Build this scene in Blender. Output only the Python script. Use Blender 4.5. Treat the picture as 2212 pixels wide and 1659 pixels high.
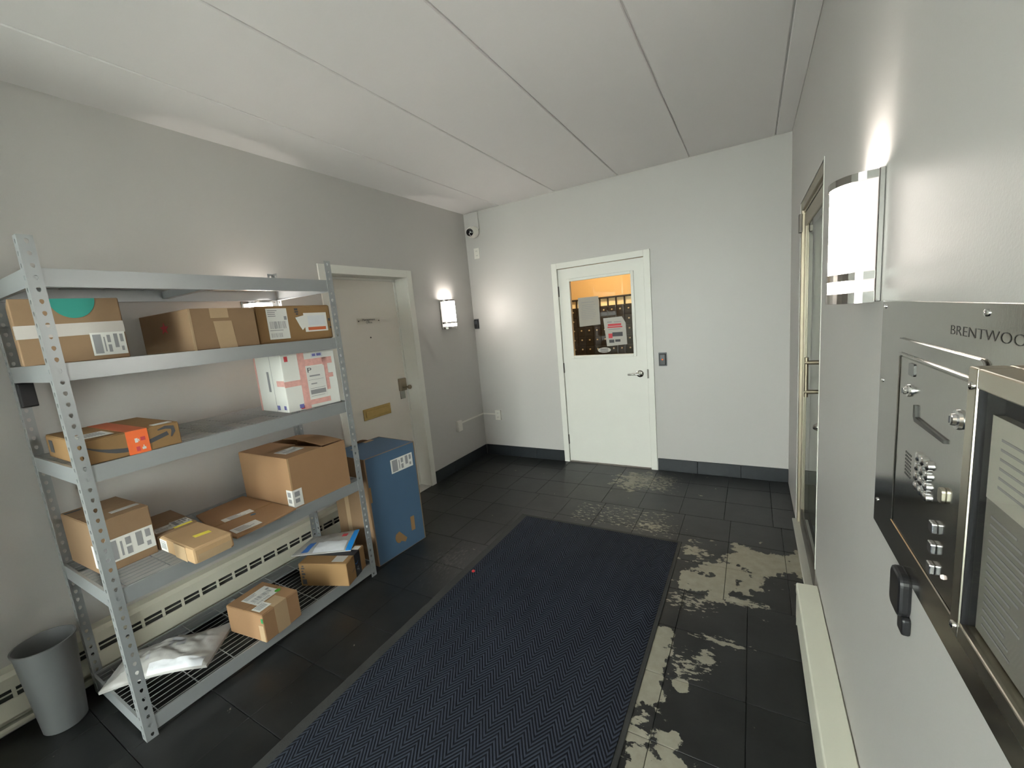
import bpy, bmesh, math, random
from mathutils import Vector, Matrix, noise

random.seed(7)
S = bpy.context.scene
for o in list(bpy.data.objects): bpy.data.objects.remove(o)
COL = S.collection

# ------------------------------------------------------------------ camera
F_PX, YAW, PITCH, ROLL = 900.0266, -0.529696, -0.152023, -0.090215
CAMP = Vector((2.77945, -4.01185, 1.562095))
def cam_axes():
    cy, sy, cp, sp = math.cos(YAW), math.sin(YAW), math.cos(PITCH), math.sin(PITCH)
    f = Vector((sy*cp, cy*cp, sp)); r0 = Vector((cy, -sy, 0)); u0 = r0.cross(f)
    cr, sr = math.cos(ROLL), math.sin(ROLL)
    return r0*cr+u0*sr, u0*cr-r0*sr, f
cr_, cu_, cf_ = cam_axes()
cd = bpy.data.cameras.new('camera'); cd.sensor_width = 36; cd.sensor_fit = 'HORIZONTAL'
cd.lens = F_PX/2212*36; cd.clip_start = .02; cd.clip_end = 200
cam = bpy.data.objects.new('camera', cd); COL.objects.link(cam)
cam.matrix_world = Matrix(((cr_.x, cu_.x, -cf_.x, CAMP.x), (cr_.y, cu_.y, -cf_.y, CAMP.y), (cr_.z, cu_.z, -cf_.z, CAMP.z), (0, 0, 0, 1)))
S.camera = cam

# ------------------------------------------------------------------ world, light levels, exposure
SKY_STRENGTH = 25.5
SKY_COLOR = (.98, 1.0, .965)
LAMP_GLOW = 52.0
LAMP_BULB = 5.5
LAMP_COLOR = (1.0, .92, .84)
MAIL_POWER = 20.0
w = bpy.data.worlds.new('overcast_sky'); S.world = w; w.use_nodes = True
bg = w.node_tree.nodes['Background']; bg.inputs[0].default_value = (*SKY_COLOR, 1); bg.inputs[1].default_value = SKY_STRENGTH
vs = S.view_settings
vs.view_transform = 'Standard'; vs.look = 'None'; vs.gamma = 1; vs.use_curve_mapping = False
vs.exposure = 0.2

# ------------------------------------------------------------------ room measures
W, H, YF = 3.043, 2.761, -6.40      # right wall, ceiling, front wall
T = .2                               # wall thickness

# ------------------------------------------------------------------ materials
MATS = {}
def nodes(m):
    m.use_nodes = True
    nt = m.node_tree; return nt, nt.nodes, nt.links, nt.nodes['Principled BSDF']
def mat(name, col, rough=.5, metal=0., var=0., vscale=8., bump=0., bscale=60., spec=.5, coat=0., emit=None, aniso=None):
    m = bpy.data.materials.new(name); nt, N, L, P = nodes(m)
    P.inputs['Base Color'].default_value = (*col, 1); P.inputs['Roughness'].default_value = rough
    P.inputs['Metallic'].default_value = metal; P.inputs['Specular IOR Level'].default_value = spec
    P.inputs['Coat Weight'].default_value = coat; P.inputs['Coat Roughness'].default_value = .15
    tc = N.new('ShaderNodeTexCoord')
    if var:
        n = N.new('ShaderNodeTexNoise'); n.inputs['Scale'].default_value = vscale; n.inputs['Detail'].default_value = 5
        L.new(tc.outputs['Object'], n.inputs['Vector'])
        mx = N.new('ShaderNodeMix'); mx.data_type = 'RGBA'
        mx.inputs[6].default_value = (*[c*(1-var) for c in col], 1); mx.inputs[7].default_value = (*[min(1, c*(1+var)) for c in col], 1)
        L.new(n.outputs['Fac'], mx.inputs[0]); L.new(mx.outputs[2], P.inputs['Base Color'])
    if bump:
        n2 = N.new('ShaderNodeTexNoise'); n2.inputs['Scale'].default_value = bscale; n2.inputs['Detail'].default_value = 3
        src = tc.outputs['Object']
        if aniso:
            mp = N.new('ShaderNodeMapping'); mp.inputs['Scale'].default_value = aniso
            L.new(src, mp.inputs['Vector']); src = mp.outputs['Vector']
        L.new(src, n2.inputs['Vector'])
        b = N.new('ShaderNodeBump'); b.inputs['Strength'].default_value = bump; b.inputs['Distance'].default_value = .002
        L.new(n2.outputs['Fac'], b.inputs['Height']); L.new(b.outputs['Normal'], P.inputs['Normal'])
    if emit:
        P.inputs['Emission Color'].default_value = (*emit[0], 1); P.inputs['Emission Strength'].default_value = emit[1]
    MATS[name] = m; return m
def glass_mat(name, tint=(.9, .95, .93), rough=.0, ior=1.5):
    m = bpy.data.materials.new(name); nt, N, L, P = nodes(m); N.remove(P)
    out = N['Material Output']; tr = N.new('ShaderNodeBsdfTransparent'); tr.inputs[0].default_value = (*tint, 1)
    gl = N.new('ShaderNodeBsdfGlossy'); gl.inputs['Roughness'].default_value = rough
    fr = N.new('ShaderNodeFresnel'); fr.inputs['IOR'].default_value = ior
    geo = N.new('ShaderNodeNewGeometry'); inv = N.new('ShaderNodeMath'); inv.operation = 'SUBTRACT'; inv.inputs[0].default_value = 1.0
    L.new(geo.outputs['Backfacing'], inv.inputs[1]); mu = N.new('ShaderNodeMath'); mu.operation = 'MULTIPLY'; L.new(fr.outputs[0], mu.inputs[0]); L.new(inv.outputs[0], mu.inputs[1])
    mx = N.new('ShaderNodeMixShader'); L.new(mu.outputs[0], mx.inputs[0]); L.new(tr.outputs[0], mx.inputs[1]); L.new(gl.outputs[0], mx.inputs[2])
    L.new(mx.outputs[0], out.inputs['Surface']); MATS[name] = m; return m

mat('wall_paint', (.51, .495, .475), .42, spec=.4, bump=.12, bscale=220, var=.025, vscale=2.0)
mat('ceiling_paint', (.78, .76, .755), .6, bump=.15, bscale=90, var=.02, vscale=3)
mat('white_paint', (.74, .735, .68), .42, var=.03, vscale=5, bump=.06, bscale=120)
mat('door_grey_white', (.80, .76, .69), .42, var=.02, vscale=4)
mat('baseboard_slate', (.018, .022, .026), .42, var=.3, vscale=30, bump=.5, bscale=40)
mat('grout', (.012, .012, .012), .9)
mat('heater_cream', (.62, .60, .50), .45, var=.04, vscale=6)
mat('heater_white', (.74, .73, .62), .42, var=.04, vscale=6)
mat('heater_dark', (.05, .05, .048), .8)
mat('shelf_steel', (.40, .42, .43), .38, metal=.55, var=.05, vscale=9, bump=.05, bscale=90)
mat('wire_steel', (.42, .43, .43), .35, metal=.7)
mat('cardboard', (.255, .165, .098), .85, var=.07, vscale=12, bump=.12, bscale=140, aniso=(.1, 1, 1), spec=.2)
mat('cardboard_warm', (.265, .158, .072), .85, var=.07, vscale=10, bump=.12, bscale=140, aniso=(.1, 1, 1), spec=.2)
mat('cardboard_light', (.44, .29, .16), .85, var=.07, vscale=14, bump=.2, bscale=100, spec=.2)
mat('cardboard_orange', (.31, .182, .098), .8, var=.07, vscale=9, bump=.1, bscale=100, spec=.2)
mat('kraft_tape', (.40, .28, .165), .55, var=.05, vscale=20)
mat('kraft_tape_dark', (.34, .21, .11), .3, var=.05, vscale=20)
mat('clear_tape', (.52, .48, .45), .12, var=.06, vscale=14, bump=.1, bscale=30, coat=.6)
mat('paper', (.68, .67, .64), .7, var=.02, vscale=20)
mat('paper_grey', (.42, .40, .37), .8, var=.05, vscale=20)
mat('paper_dim', (.44, .42, .38), .8, var=.04, vscale=20)
mat('paper_dark', (.20, .19, .175), .8, var=.05, vscale=20)
mat('paper_tan', (.36, .335, .29), .8, var=.05, vscale=20)
mat('lock_dull', (.50, .44, .33), .5)
mat('ink', (.06, .06, .065), .7)
mat('ink_grey', (.26, .26, .27), .7)
mat('teal_print', (.025, .24, .195), .7)
mat('red_print', (.55, .06, .07), .7)
mat('orange_tape', (.85, .16, .04), .45, var=.08, vscale=30)
mat('orange_print', (.55, .12, .04), .6)
mat('yellow_tape', (.85, .72, .08), .5)
mat('green_print', (.06, .36, .02), .6)
mat('green_mark', (.03, .25, .08), .6)
mat('white_box', (.74, .74, .70), .6, var=.03, vscale=10)
mat('pink_tape', (.70, .38, .34), .35, var=.25, vscale=45, coat=.3)
mat('violet_print', (.16, .16, .42), .6)
mat('blue_card', (.062, .115, .19), .6, var=.06, vscale=6, spec=.3)
mat('black_tape', (.012, .014, .02), .3)
mat('poly_white', (.62, .63, .66), .32, var=.05, vscale=20, bump=.5, bscale=24)
mat('poly_grey', (.36, .35, .335), .38, var=.08, vscale=14, bump=.5, bscale=24)
mat('poly_blue', (.01, .27, .78), .35)
mat('poly_blue_dark', (.03, .13, .42), .4)
mat('bin_plastic', (.115, .12, .12), .5, var=.06, vscale=12, bump=.05, bscale=60)
mat('black_plastic', (.012, .012, .014), .4)
mat('grey_plastic', (.06, .065, .075), .4)
mat('white_plastic', (.74, .72, .66), .4)
mat('camera_white', (.70, .68, .62), .35)
mat('lens_black', (.01, .01, .012), .08, coat=.6)
mat('chrome', (.78, .78, .78), .16, metal=1)
mat('nickel_band', (.40, .39, .37), .24, metal=1)
mat('brushed_nickel', (.50, .49, .46), .22, metal=1)
mat('steel_panel', (.47, .46, .43), .13, metal=1, bump=.03, bscale=30, aniso=(1, 40, 1))
mat('steel_frame', (.60, .56, .47), .28, metal=1)
mat('dark_metal', (.12, .11, .10), .35, metal=1)
mat('satin_chrome', (.60, .60, .57), .25, metal=1)
mat('brass', (.42, .29, .11), .42, metal=.85, var=.15, vscale=30)
mat('aged_brass', (.30, .26, .19), .38, metal=.9, var=.1, vscale=20)
mat('alu_gold', (.42, .375, .29), .40, metal=.9)
mat('threshold', (.52, .52, .48), .4, metal=.5)
mat('engraved', (.05, .05, .045), .5)
mat('red_plastic', (.55, .02, .03), .4)
mat('mail_black', (.018, .016, .014), .4)
mat('mail_wall', (.74, .52, .27), .7)
mat('mail_floor', (.10, .09, .08), .6)
mat('mail_card', (.92, .80, .56), .7)
mat('concrete_out', (.42, .43, .40), .9, var=.1, vscale=3)
mat('grey_door_back', (.25, .25, .25), .6)
glass_mat('glass', (.93, .96, .95))
glass_mat('directory_glass', (.95, .95, .93), ior=1.12)
def lamp_mat(name, col, st):
    m = bpy.data.materials.new(name); nt, N, L, P = nodes(m); N.remove(P)
    e = N.new('ShaderNodeEmission'); e.inputs[0].default_value = (*col, 1); e.inputs[1].default_value = st
    L.new(e.outputs[0], N['Material Output'].inputs['Surface']); MATS[name] = m
lamp_mat('lamp_diffuser', LAMP_COLOR, LAMP_GLOW)
_nt = MATS['lamp_diffuser'].node_tree; _tc = _nt.nodes.new('ShaderNodeTexCoord'); _sp = _nt.nodes.new('ShaderNodeSeparateXYZ'); _ab = _nt.nodes.new('ShaderNodeMath'); _ab.operation = 'ABSOLUTE'
_mr = _nt.nodes.new('ShaderNodeMapRange'); _mr.interpolation_type = 'SMOOTHSTEP'
for _i, _v in ((1, .05), (2, .092), (3, .02*LAMP_GLOW), (4, LAMP_GLOW)): _mr.inputs[_i].default_value = _v
_nt.links.new(_tc.outputs['Object'], _sp.inputs[0]); _nt.links.new(_sp.outputs[0], _ab.inputs[0]); _nt.links.new(_ab.outputs[0], _mr.inputs[0])
_nt.links.new(_mr.outputs[0], [n for n in _nt.nodes if n.type == 'EMISSION'][0].inputs[1])
lamp_mat('led_red', (1, .15, .02), 1.2)
lamp_mat('led_white', (1, .9, .8), 1.0)
lamp_mat('mail_lamp', (1, .68, .34), 6)

# worn dark floor paint: grey-beige wear patches with their own outline, placed where the floor shows them
def floor_mat():
    m = bpy.data.materials.new('floor_slate'); nt, N, L, P = nodes(m)
    geo = N.new('ShaderNodeNewGeometry'); sep = N.new('ShaderNodeSeparateXYZ'); L.new(geo.outputs['Position'], sep.inputs[0])
    def math_(op, a, b=None, c=None):
        n = N.new('ShaderNodeMath'); n.operation = op
        for i, v in enumerate((a, b, c)):
            if v is None: continue
            if isinstance(v, (int, float)): n.inputs[i].default_value = v
            else: L.new(v, n.inputs[i])
        return n.outputs[0]
    def noise_(scale, detail=6, rough=.6, sx=1, sy=1, off=0):
        mp = N.new('ShaderNodeMapping'); mp.inputs['Scale'].default_value = (sx, sy, 1); mp.inputs['Location'].default_value = (off, off*.7, 0)
        L.new(geo.outputs['Position'], mp.inputs['Vector'])
        n = N.new('ShaderNodeTexNoise'); n.inputs['Scale'].default_value = scale; n.inputs['Detail'].default_value = detail; n.inputs['Roughness'].default_value = rough
        L.new(mp.outputs[0], n.inputs['Vector']); return n.outputs['Fac']
    n1 = noise_(9, 8, .62); n2 = noise_(26, 5, .6, 1, 2.2, 3.1); n3 = noise_(14, 7, .65, .8, 1.4, 7.7)
    def rect(x0, x1, y0, y1, soft):
        a = math_('MINIMUM', math_('SUBTRACT', sep.outputs[0], x0), math_('SUBTRACT', x1, sep.outputs[0]))
        b = math_('MINIMUM', math_('SUBTRACT', sep.outputs[1], y0), math_('SUBTRACT', y1, sep.outputs[1]))
        d = math_('DIVIDE', math_('MINIMUM', a, b), soft)
        return math_('MINIMUM', math_('MAXIMUM', d, -1.0), 1.0)
    def blob(x, y, rx, ry):
        dx = math_('DIVIDE', math_('SUBTRACT', sep.outputs[0], x), rx); dy = math_('DIVIDE', math_('SUBTRACT', sep.outputs[1], y), ry)
        r = math_('SQRT', math_('ADD', math_('MULTIPLY', dx, dx), math_('MULTIPLY', dy, dy)))
        return math_('MAXIMUM', math_('SUBTRACT', 1.0, r), -1.0)
    def wear(mask, nz, thr, k=.28, edge=.02):
        # noise + k*mask over a threshold gives ragged islands
        v = math_('SUBTRACT', math_('ADD', nz, math_('MULTIPLY', mask, k)), thr)
        v = math_('DIVIDE', v, edge)
        return math_('MINIMUM', math_('MAXIMUM', v, 0.0), 1.0)
    ws = []
    ws.append(wear(rect(1.69, 2.24, -.56, -.08, .12), n2, .66, .16))
    ws.append(wear(blob(1.80, -.34, .20, .28), n3, .60, .20))
    ws.append(wear(rect(1.50, 2.30, -1.24, -.86, .05), n2, .70, .13))
    ws.append(wear(blob(2.15, -1.12, .20, .12), n2, .62, .18))
    ws.append(wear(blob(2.80, -1.34, .25, .19), n1, .555, .30))
    ws.append(wear(blob(2.70, -1.50, .20, .14), n1, .55, .28))
    ws.append(wear(blob(2.57, -1.66, .24, .15), n1, .56, .30))
    ws.append(wear(blob(2.72, -1.76, .13, .035), n2, .56, .30))
    ws.append(wear(blob(2.43, -1.34, .12, .16), n3, .60, .18))
    ws.append(wear(blob(2.46, -1.86, .18, .10), n2, .64, .2))
    ws.append(wear(rect(2.30, 2.452, -2.56, -2.08, .03), n1, .52, .16))
    ws.append(wear(blob(2.60, -2.22, .09, .08), n3, .60, .25))
    ws.append(wear(blob(2.52, -2.40, .04, .04), n1, .52, .35))
    ws.append(wear(blob(2.53, -2.30, .10, .12), n2, .64, .2))
    ws.append(wear(blob(2.66, -2.09, .16, .03), n2, .62, .3))
    ws.append(wear(blob(2.52, -2.84, .14, .18), n1, .52, .45))
    ws.append(wear(blob(2.40, -2.68, .05, .09), n3, .55, .25))
    ws.append(wear(blob(3.02, -1.28, .05, .14), n1, .5, .35))
    acc = ws[0]
    for v in ws[1:]: acc = math_('MAXIMUM', acc, v)
    # light scuffs left of the mat
    sc = wear(blob(1.0, -2.02, .20, .34), noise_(30, 6, .7, 2.4, .8, 5), .60, .16, .12)
    sc = math_('MULTIPLY', sc, .22)
    base = N.new('ShaderNodeValToRGB'); base.color_ramp.elements[0].color = (.008, .0085, .009, 1); base.color_ramp.elements[1].color = (.021, .022, .022, 1)
    base.color_ramp.elements[0].position = .3; base.color_ramp.elements[1].position = .75
    L.new(noise_(5, 6), base.inputs[0])
    wornc = N.new('ShaderNodeValToRGB'); wornc.color_ramp.elements[0].color = (.20, .185, .145, 1); wornc.color_ramp.elements[1].color = (.36, .34, .275, 1)
    L.new(noise_(22, 5), wornc.inputs[0])
    m1 = N.new('ShaderNodeMix'); m1.data_type = 'RGBA'; L.new(sc, m1.inputs[0]); L.new(base.outputs[0], m1.inputs[6]); m1.inputs[7].default_value = (.22, .20, .19, 1)
    m2 = N.new('ShaderNodeMix'); m2.data_type = 'RGBA'; L.new(acc, m2.inputs[0]); L.new(m1.outputs[2], m2.inputs[6]); L.new(wornc.outputs[0], m2.inputs[7])
    L.new(m2.outputs[2], P.inputs['Base Color'])
    L.new(math_('ADD', .34, math_('MULTIPLY', acc, .35)), P.inputs['Roughness'])
    hgt = math_('SUBTRACT', math_('MULTIPLY', noise_(18, 6, .6), .5), math_('MULTIPLY', acc, .25))
    b = N.new('ShaderNodeBump'); b.inputs['Strength'].default_value = .35; b.inputs['Distance'].default_value = .003
    L.new(hgt, b.inputs['Height']); L.new(b.outputs[0], P.inputs['Normal'])
    P.inputs['Specular IOR Level'].default_value = .4
    MATS['floor_slate'] = m
floor_mat()

# herringbone rib of the entrance mat
def mat_mat():
    m = bpy.data.materials.new('mat_herringbone'); nt, N, L, P = nodes(m)
    geo = N.new('ShaderNodeNewGeometry'); sep = N.new('ShaderNodeSeparateXYZ'); L.new(geo.outputs['Position'], sep.inputs[0])
    def math_(op, a, b=None):
        n = N.new('ShaderNodeMath'); n.operation = op
        for i, v in enumerate((a, b)):
            if v is None: continue
            if isinstance(v, (int, float)): n.inputs[i].default_value = v
            else: L.new(v, n.inputs[i])
        return n.outputs[0]
    tri = math_('PINGPONG', sep.outputs[0], .044)
    v = math_('ADD', sep.outputs[1], math_('MULTIPLY', tri, 1.5))
    s = math_('SINE', math_('MULTIPLY', v, 2*math.pi/.022))
    s = math_('ADD', math_('MULTIPLY', s, .5), .5)
    nz = N.new('ShaderNodeTexNoise'); nz.inputs['Scale'].default_value = 420; nz.inputs['Detail'].default_value = 2; L.new(geo.outputs['Position'], nz.inputs['Vector'])
    nl = N.new('ShaderNodeTexNoise'); nl.inputs['Scale'].default_value = 5; nl.inputs['Detail'].default_value = 4; L.new(geo.outputs['Position'], nl.inputs['Vector'])
    f = math_('MULTIPLY', s, math_('ADD', .55, math_('MULTIPLY', nz.outputs['Fac'], .8)))
    f = math_('MULTIPLY', f, math_('ADD', .7, math_('MULTIPLY', nl.outputs['Fac'], .6)))
    r = N.new('ShaderNodeValToRGB'); r.color_ramp.elements[0].color = (.0065, .007, .010, 1); r.color_ramp.elements[1].color = (.042, .052, .075, 1)
    L.new(f, r.inputs[0]); L.new(r.outputs[0], P.inputs['Base Color'])
    P.inputs['Roughness'].default_value = .95; P.inputs['Specular IOR Level'].default_value = .15
    b = N.new('ShaderNodeBump'); b.inputs['Strength'].default_value = .8; b.inputs['Distance'].default_value = .004
    L.new(f, b.inputs['Height']); L.new(b.outputs[0], P.inputs['Normal'])
    MATS['mat_herringbone'] = m
mat_mat()
mat('mat_rubber', (.028, .029, .028), .8, var=.2, vscale=60, bump=.2, bscale=200)

# ------------------------------------------------------------------ mesh helpers
class MB:
    def __init__(s): s.v = []; s.f = []
    def add(s, vs, fs):
        b = len(s.v); s.v += [tuple(p) for p in vs]; s.f += [tuple(i+b for i in f) for f in fs]; return s
    def box(s, x0, y0, z0, x1, y1, z1):
        return s.add([(x0, y0, z0), (x1, y0, z0), (x1, y1, z0), (x0, y1, z0), (x0, y0, z1), (x1, y0, z1), (x1, y1, z1), (x0, y1, z1)],
                     [(0, 3, 2, 1), (4, 5, 6, 7), (0, 1, 5, 4), (1, 2, 6, 5), (2, 3, 7, 6), (3, 0, 4, 7)])
    def prism(s, poly, fn, t0, t1):
        n = len(poly)
        vs = [fn(u, v, t0) for u, v in poly]+[fn(u, v, t1) for u, v in poly]
        fs = [tuple(range(n))[::-1], tuple(range(n, 2*n))]+[(i, (i+1) % n, n+(i+1) % n, n+i) for i in range(n)]
        return s.add(vs, fs)
    def tube(s, p0, p1, r, n=8, r1=None):
        p0, p1 = Vector(p0), Vector(p1); d = (p1-p0).normalized(); r1 = r if r1 is None else r1
        a = d.orthogonal().normalized(); b = d.cross(a)
        vs = []
        for p, rr in ((p0, r), (p1, r1)):
            for i in range(n):
                t = 2*math.pi*(i+.5)/n; vs.append(p+a*rr*math.cos(t)+b*rr*math.sin(t))
        fs = [tuple(range(n))[::-1], tuple(range(n, 2*n))]+[(i, (i+1) % n, n+(i+1) % n, n+i) for i in range(n)]
        return s.add(vs, fs)
    def path(s, pts, r, n=8):
        for a, b in zip(pts, pts[1:]): s.tube(a, b, r, n)
        return s
    def lathe(s, prof, c, ax=(0, 0, 1), n=24, cap=True):
        ax = Vector(ax).normalized(); a = ax.orthogonal().normalized(); b = ax.cross(a); c = Vector(c); m = len(prof)
        vs = []
        for r, h in prof:
            for i in range(n):
                t = 2*math.pi*i/n; vs.append(c+ax*h+a*r*math.cos(t)+b*r*math.sin(t))
        fs = []
        for j in range(m-1):
            for i in range(n):
                fs.append((j*n+i, j*n+(i+1) % n, (j+1)*n+(i+1) % n, (j+1)*n+i))
        if cap:
            fs.append(tuple(range(n))[::-1]); fs.append(tuple(range((m-1)*n, m*n)))
        return s.add(vs, fs)
def obj(name, mb, material, parent=None, bevel=0., smooth=False, seg=2, angle=.5):
    me = bpy.data.meshes.new(name)
    bm = bmesh.new()
    vs = [bm.verts.new(p) for p in mb.v]
    for f in mb.f:
        try: bm.faces.new([vs[i] for i in f])
        except ValueError: pass
    bmesh.ops.recalc_face_normals(bm, faces=bm.faces)
    if bevel:
        es = [e for e in bm.edges if len(e.link_faces) == 2 and e.calc_face_angle(0) > angle]
        bmesh.ops.bevel(bm, geom=es, offset=bevel, segments=seg, affect='EDGES', profile=.5, clamp_overlap=True)
    bm.to_mesh(me); bm.free()
    me.materials.append(MATS[material])
    if smooth:
        for p in me.polygons: p.use_smooth = True
        try: me.set_sharp_from_angle(angle=math.radians(40))
        except Exception: pass
    o = bpy.data.objects.new(name, me); COL.objects.link(o)
    if parent: o.parent = parent
    return o
def tag(o, label=None, cat=None, group=None, kind=None):
    if label: o['label'] = label
    if cat: o['category'] = cat
    if group: o['group'] = group
    if kind: o['kind'] = kind
    return o
def empty(name, loc=(0, 0, 0), rz=0, label=None, cat=None, group=None, kind=None):
    e = bpy.data.objects.new(name, None); COL.objects.link(e); e.location = loc; e.rotation_euler = (0, 0, rz); e.empty_display_size = .05
    return tag(e, label, cat, group, kind)
def boxobj(name, b, material, parent=None, bevel=0., seg=2): return obj(name, MB().box(*b), material, parent, bevel, seg=seg)
def struct(o): o['kind'] = 'structure'; return o
def text_mb(s, size, thin=0.):
    cu = bpy.data.curves.new('t', 'FONT'); cu.body = s; cu.size = size; cu.offset = thin; cu.resolution_u = 3
    to = bpy.data.objects.new('t', cu); COL.objects.link(to)
    dg = bpy.context.evaluated_depsgraph_get(); me = bpy.data.meshes.new_from_object(to.evaluated_get(dg))
    mb = MB(); mb.add([v.co[:] for v in me.vertices], [tuple(p.vertices) for p in me.polygons])
    bpy.data.objects.remove(to); bpy.data.curves.remove(cu); bpy.data.meshes.remove(me)
    return mb
def xform(mb, fn):
    r = MB(); r.v = [tuple(fn(*p)) for p in mb.v]; r.f = list(mb.f); return r
def rnd(a, b): return a+(b-a)*random.random()
def rectp(u0, v0, u1, v1): return [(u0, v0), (u1, v0), (u1, v1), (u0, v1)]
def rotp(poly, deg, c=None):
    if c is None: c = (sum(p[0] for p in poly)/len(poly), sum(p[1] for p in poly)/len(poly))
    a = math.radians(deg); ca, sa = math.cos(a), math.sin(a)
    return [(c[0]+(u-c[0])*ca-(v-c[1])*sa, c[1]+(u-c[0])*sa+(v-c[1])*ca) for u, v in poly]
def disc(u, v, r, n=24, a0=0, a1=2*math.pi, ry=None):
    ry = ry or r
    return [(u+r*math.cos(a0+(a1-a0)*i/n), v+ry*math.sin(a0+(a1-a0)*i/n)) for i in range(n if abs(a1-a0) > 6 else n+1)]

# ------------------------------------------------------------------ the room
def wall_panel(name, plane, lo, hi, t0, t1, holes, material, zt):
    """wall with rectangular openings; plane 'x': runs along y at x t0..t1, plane 'y': runs along x"""
    mb = MB()
    def b(a0, a1, z0, z1):
        if a1-a0 < 1e-4 or z1-z0 < 1e-4: return
        if plane == 'x': mb.box(t0, a0, z0, t1, a1, z1)
        else: mb.box(a0, t0, z0, a1, t1, z1)
    cur = lo
    for (a0, a1, z0, z1) in sorted(holes):
        b(cur, a0, -.1, zt); b(a0, a1, -.1, z0); b(a0, a1, z1, zt); cur = a1
    b(cur, hi, -.1, zt)
    return struct(obj(name, mb, material))
LD = (-1.895, -1.018, 0, 2.045)     # left door opening (y, z)
BD = (1.062, 1.938, 0, 2.035)       # back door opening (x, z)
RD = (-1.72, -.70, 0, 2.115)        # right glazed door opening (y, z)
wall_panel('wall_left', 'x', YF-T, T, -T, 0, [LD], 'wall_paint', H+.1)
wall_panel('wall_back', 'y', 0, W, 0, .12, [BD], 'wall_paint', H+.1)
wr = wall_panel('wall_right', 'x', YF-T, T, W, W+T, [RD], 'wall_paint', H+.1)
FD = (.70, 2.25, .02, 2.50)
wall_panel('wall_front', 'y', 0, W, YF-T, YF, [FD], 'wall_paint', H+.1)
struct(boxobj('wall_shade_stub', (0, -4.50, -.1, .54, -4.36, H+.05), 'wall_paint'))  # unseen stub added to keep the entrance daylight off the near left wall
# ragged paint bead on the edge of the right wall beside the glazed door
poly = []; z = .24
while z < 2.12:
    poly.append((-1.72+rnd(.001, .007), z)); z += rnd(.015, .06)
poly = [(-1.724, .24)]+poly+[(-1.72+.004, 2.118), (-1.724, 2.118)]
obj('paint_bead', MB().prism(poly, lambda u, v, t: (W-t, u, v), -.004, .0025), 'white_paint', wr)

# floor of square tiles
fl = struct(boxobj('floor', (0, YF-T, -.1, W+T, T*.6, -.006), 'grout'))
TS, GAP = .3048, .0022
def tile_mesh(sx, sy):
    mb = MB().box(0, 0, -.012, sx, sy, 0)
    return obj('tile', mb, 'floor_slate', fl, bevel=.0015, seg=1)
cache = {}
rows = [(.055, -.25)]
y = -.25
while y > YF: rows.append((y, y-TS)); y -= TS
for (y1, y0) in rows:
    y0c = max(y0, YF)
    off = 2.600 if y0 > -1.0 else (2.645 if y0 > -1.9 else 2.452)
    xs = [off]
    while xs[0] > 0: xs.insert(0, xs[0]-TS)
    while xs[-1] < W: xs.append(xs[-1]+TS)
    for a, b in zip(xs, xs[1:]):
        a, b = max(a, 0), min(b, W)
        if b-a < .006: continue
        yy1 = min(y1, 0)
        k = (round(b-a, 3), round(yy1-y0c, 3))
        if k not in cache:
            o = tile_mesh(b-a-GAP, yy1-y0c-GAP); cache[k] = o.data
        else:
            o = bpy.data.objects.new('tile', cache[k]); COL.objects.link(o); o.parent = fl
        o.location = (a+GAP/2, y0c+GAP/2, rnd(-.0006, 0))
# door sills (dark floor continues into the openings)
struct(boxobj('trim_1', (BD[0], 0, -.05, BD[1], .12, -.001), 'baseboard_slate'))
struct(boxobj('trim_2', (-T, LD[0], -.05, 0, LD[1], -.001), 'baseboard_slate'))
# ceiling planks
ce = struct(boxobj('ceiling', (0, YF-T, H+.012, W, T*.6, H+.1), 'ceiling_paint'))
sx = [0, .466, 1.106, 1.729, 2.332, 2.936, W]
for a, b in zip(sx, sx[1:]):
    a2 = a+(.004 if a > 0 else 0); b2 = b-(.004 if b < W else 0)
    boxobj('ceiling_plank', (a2, YF, H, b2, 0, H+.02), 'ceiling_paint', ce, bevel=.004, seg=1)
# slate skirting in pieces
def skirting(name, plane, lo, hi):
    mb = MB()
    if plane == 'y': mb.box(lo, -.006, 0, hi, 0, .116)
    else: mb.box(0, lo, 0, .006, hi, .116)
    r = struct(obj(name, mb, 'grout'))
    n = max(1, round((hi-lo)/TS)); st = (hi-lo)/n
    for i in range(n):
        a, b = lo+i*st+.0012, lo+(i+1)*st-.0012
        if plane == 'y': bb = (a, -.011+rnd(-.001, .001), .001, b, -.003, .12)
        else: bb = (.003, a, .001, .011+rnd(-.001, .001), b, .12)
        boxobj('tile', bb, 'baseboard_slate', r, bevel=.002, seg=1)
skirting('baseboard_back', 'y', .011, 1.012)
skirting('baseboard_back', 'y', 1.99, W)
skirting('baseboard_left', 'x', -.96, -.011)

# ------------------------------------------------------------------ doors
def jamb_frame(parent, plane, a0, a1, zt, fw, out, depth, material):
    """door frame: two uprights and a head, each with a face on the wall and a return into the opening"""
    s = -1 if plane == 'y' else 1
    def b(lo, hi, z0, z1, t0, t1):
        if plane == 'y': return (lo, min(t0, t1), z0, hi, max(t0, t1), z1)
        return (min(t0, t1), lo, z0, max(t0, t1), hi, z1)
    i0, i1, it = a0+.012, a1-.012, zt-.012
    for (lo, hi, lo2, hi2) in ((a0-fw+.012, i0, a0, i0), (i1, a1+fw-.012, i1, a1)):
        mb = MB().box(*b(lo, hi, 0, zt+fw-.012, 0, s*out)); mb.box(*b(lo2, hi2, 0, zt, 0, -s*depth))
        obj('frame_upright', mb, material, parent, bevel=.002, seg=1)
    mb = MB().box(*b(i0, i1, it, zt+fw-.012, 0, s*out)); mb.box(*b(i0, i1, it, zt, 0, -s*depth))
    obj('frame_head', mb, material, parent, bevel=.002, seg=1)
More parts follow.
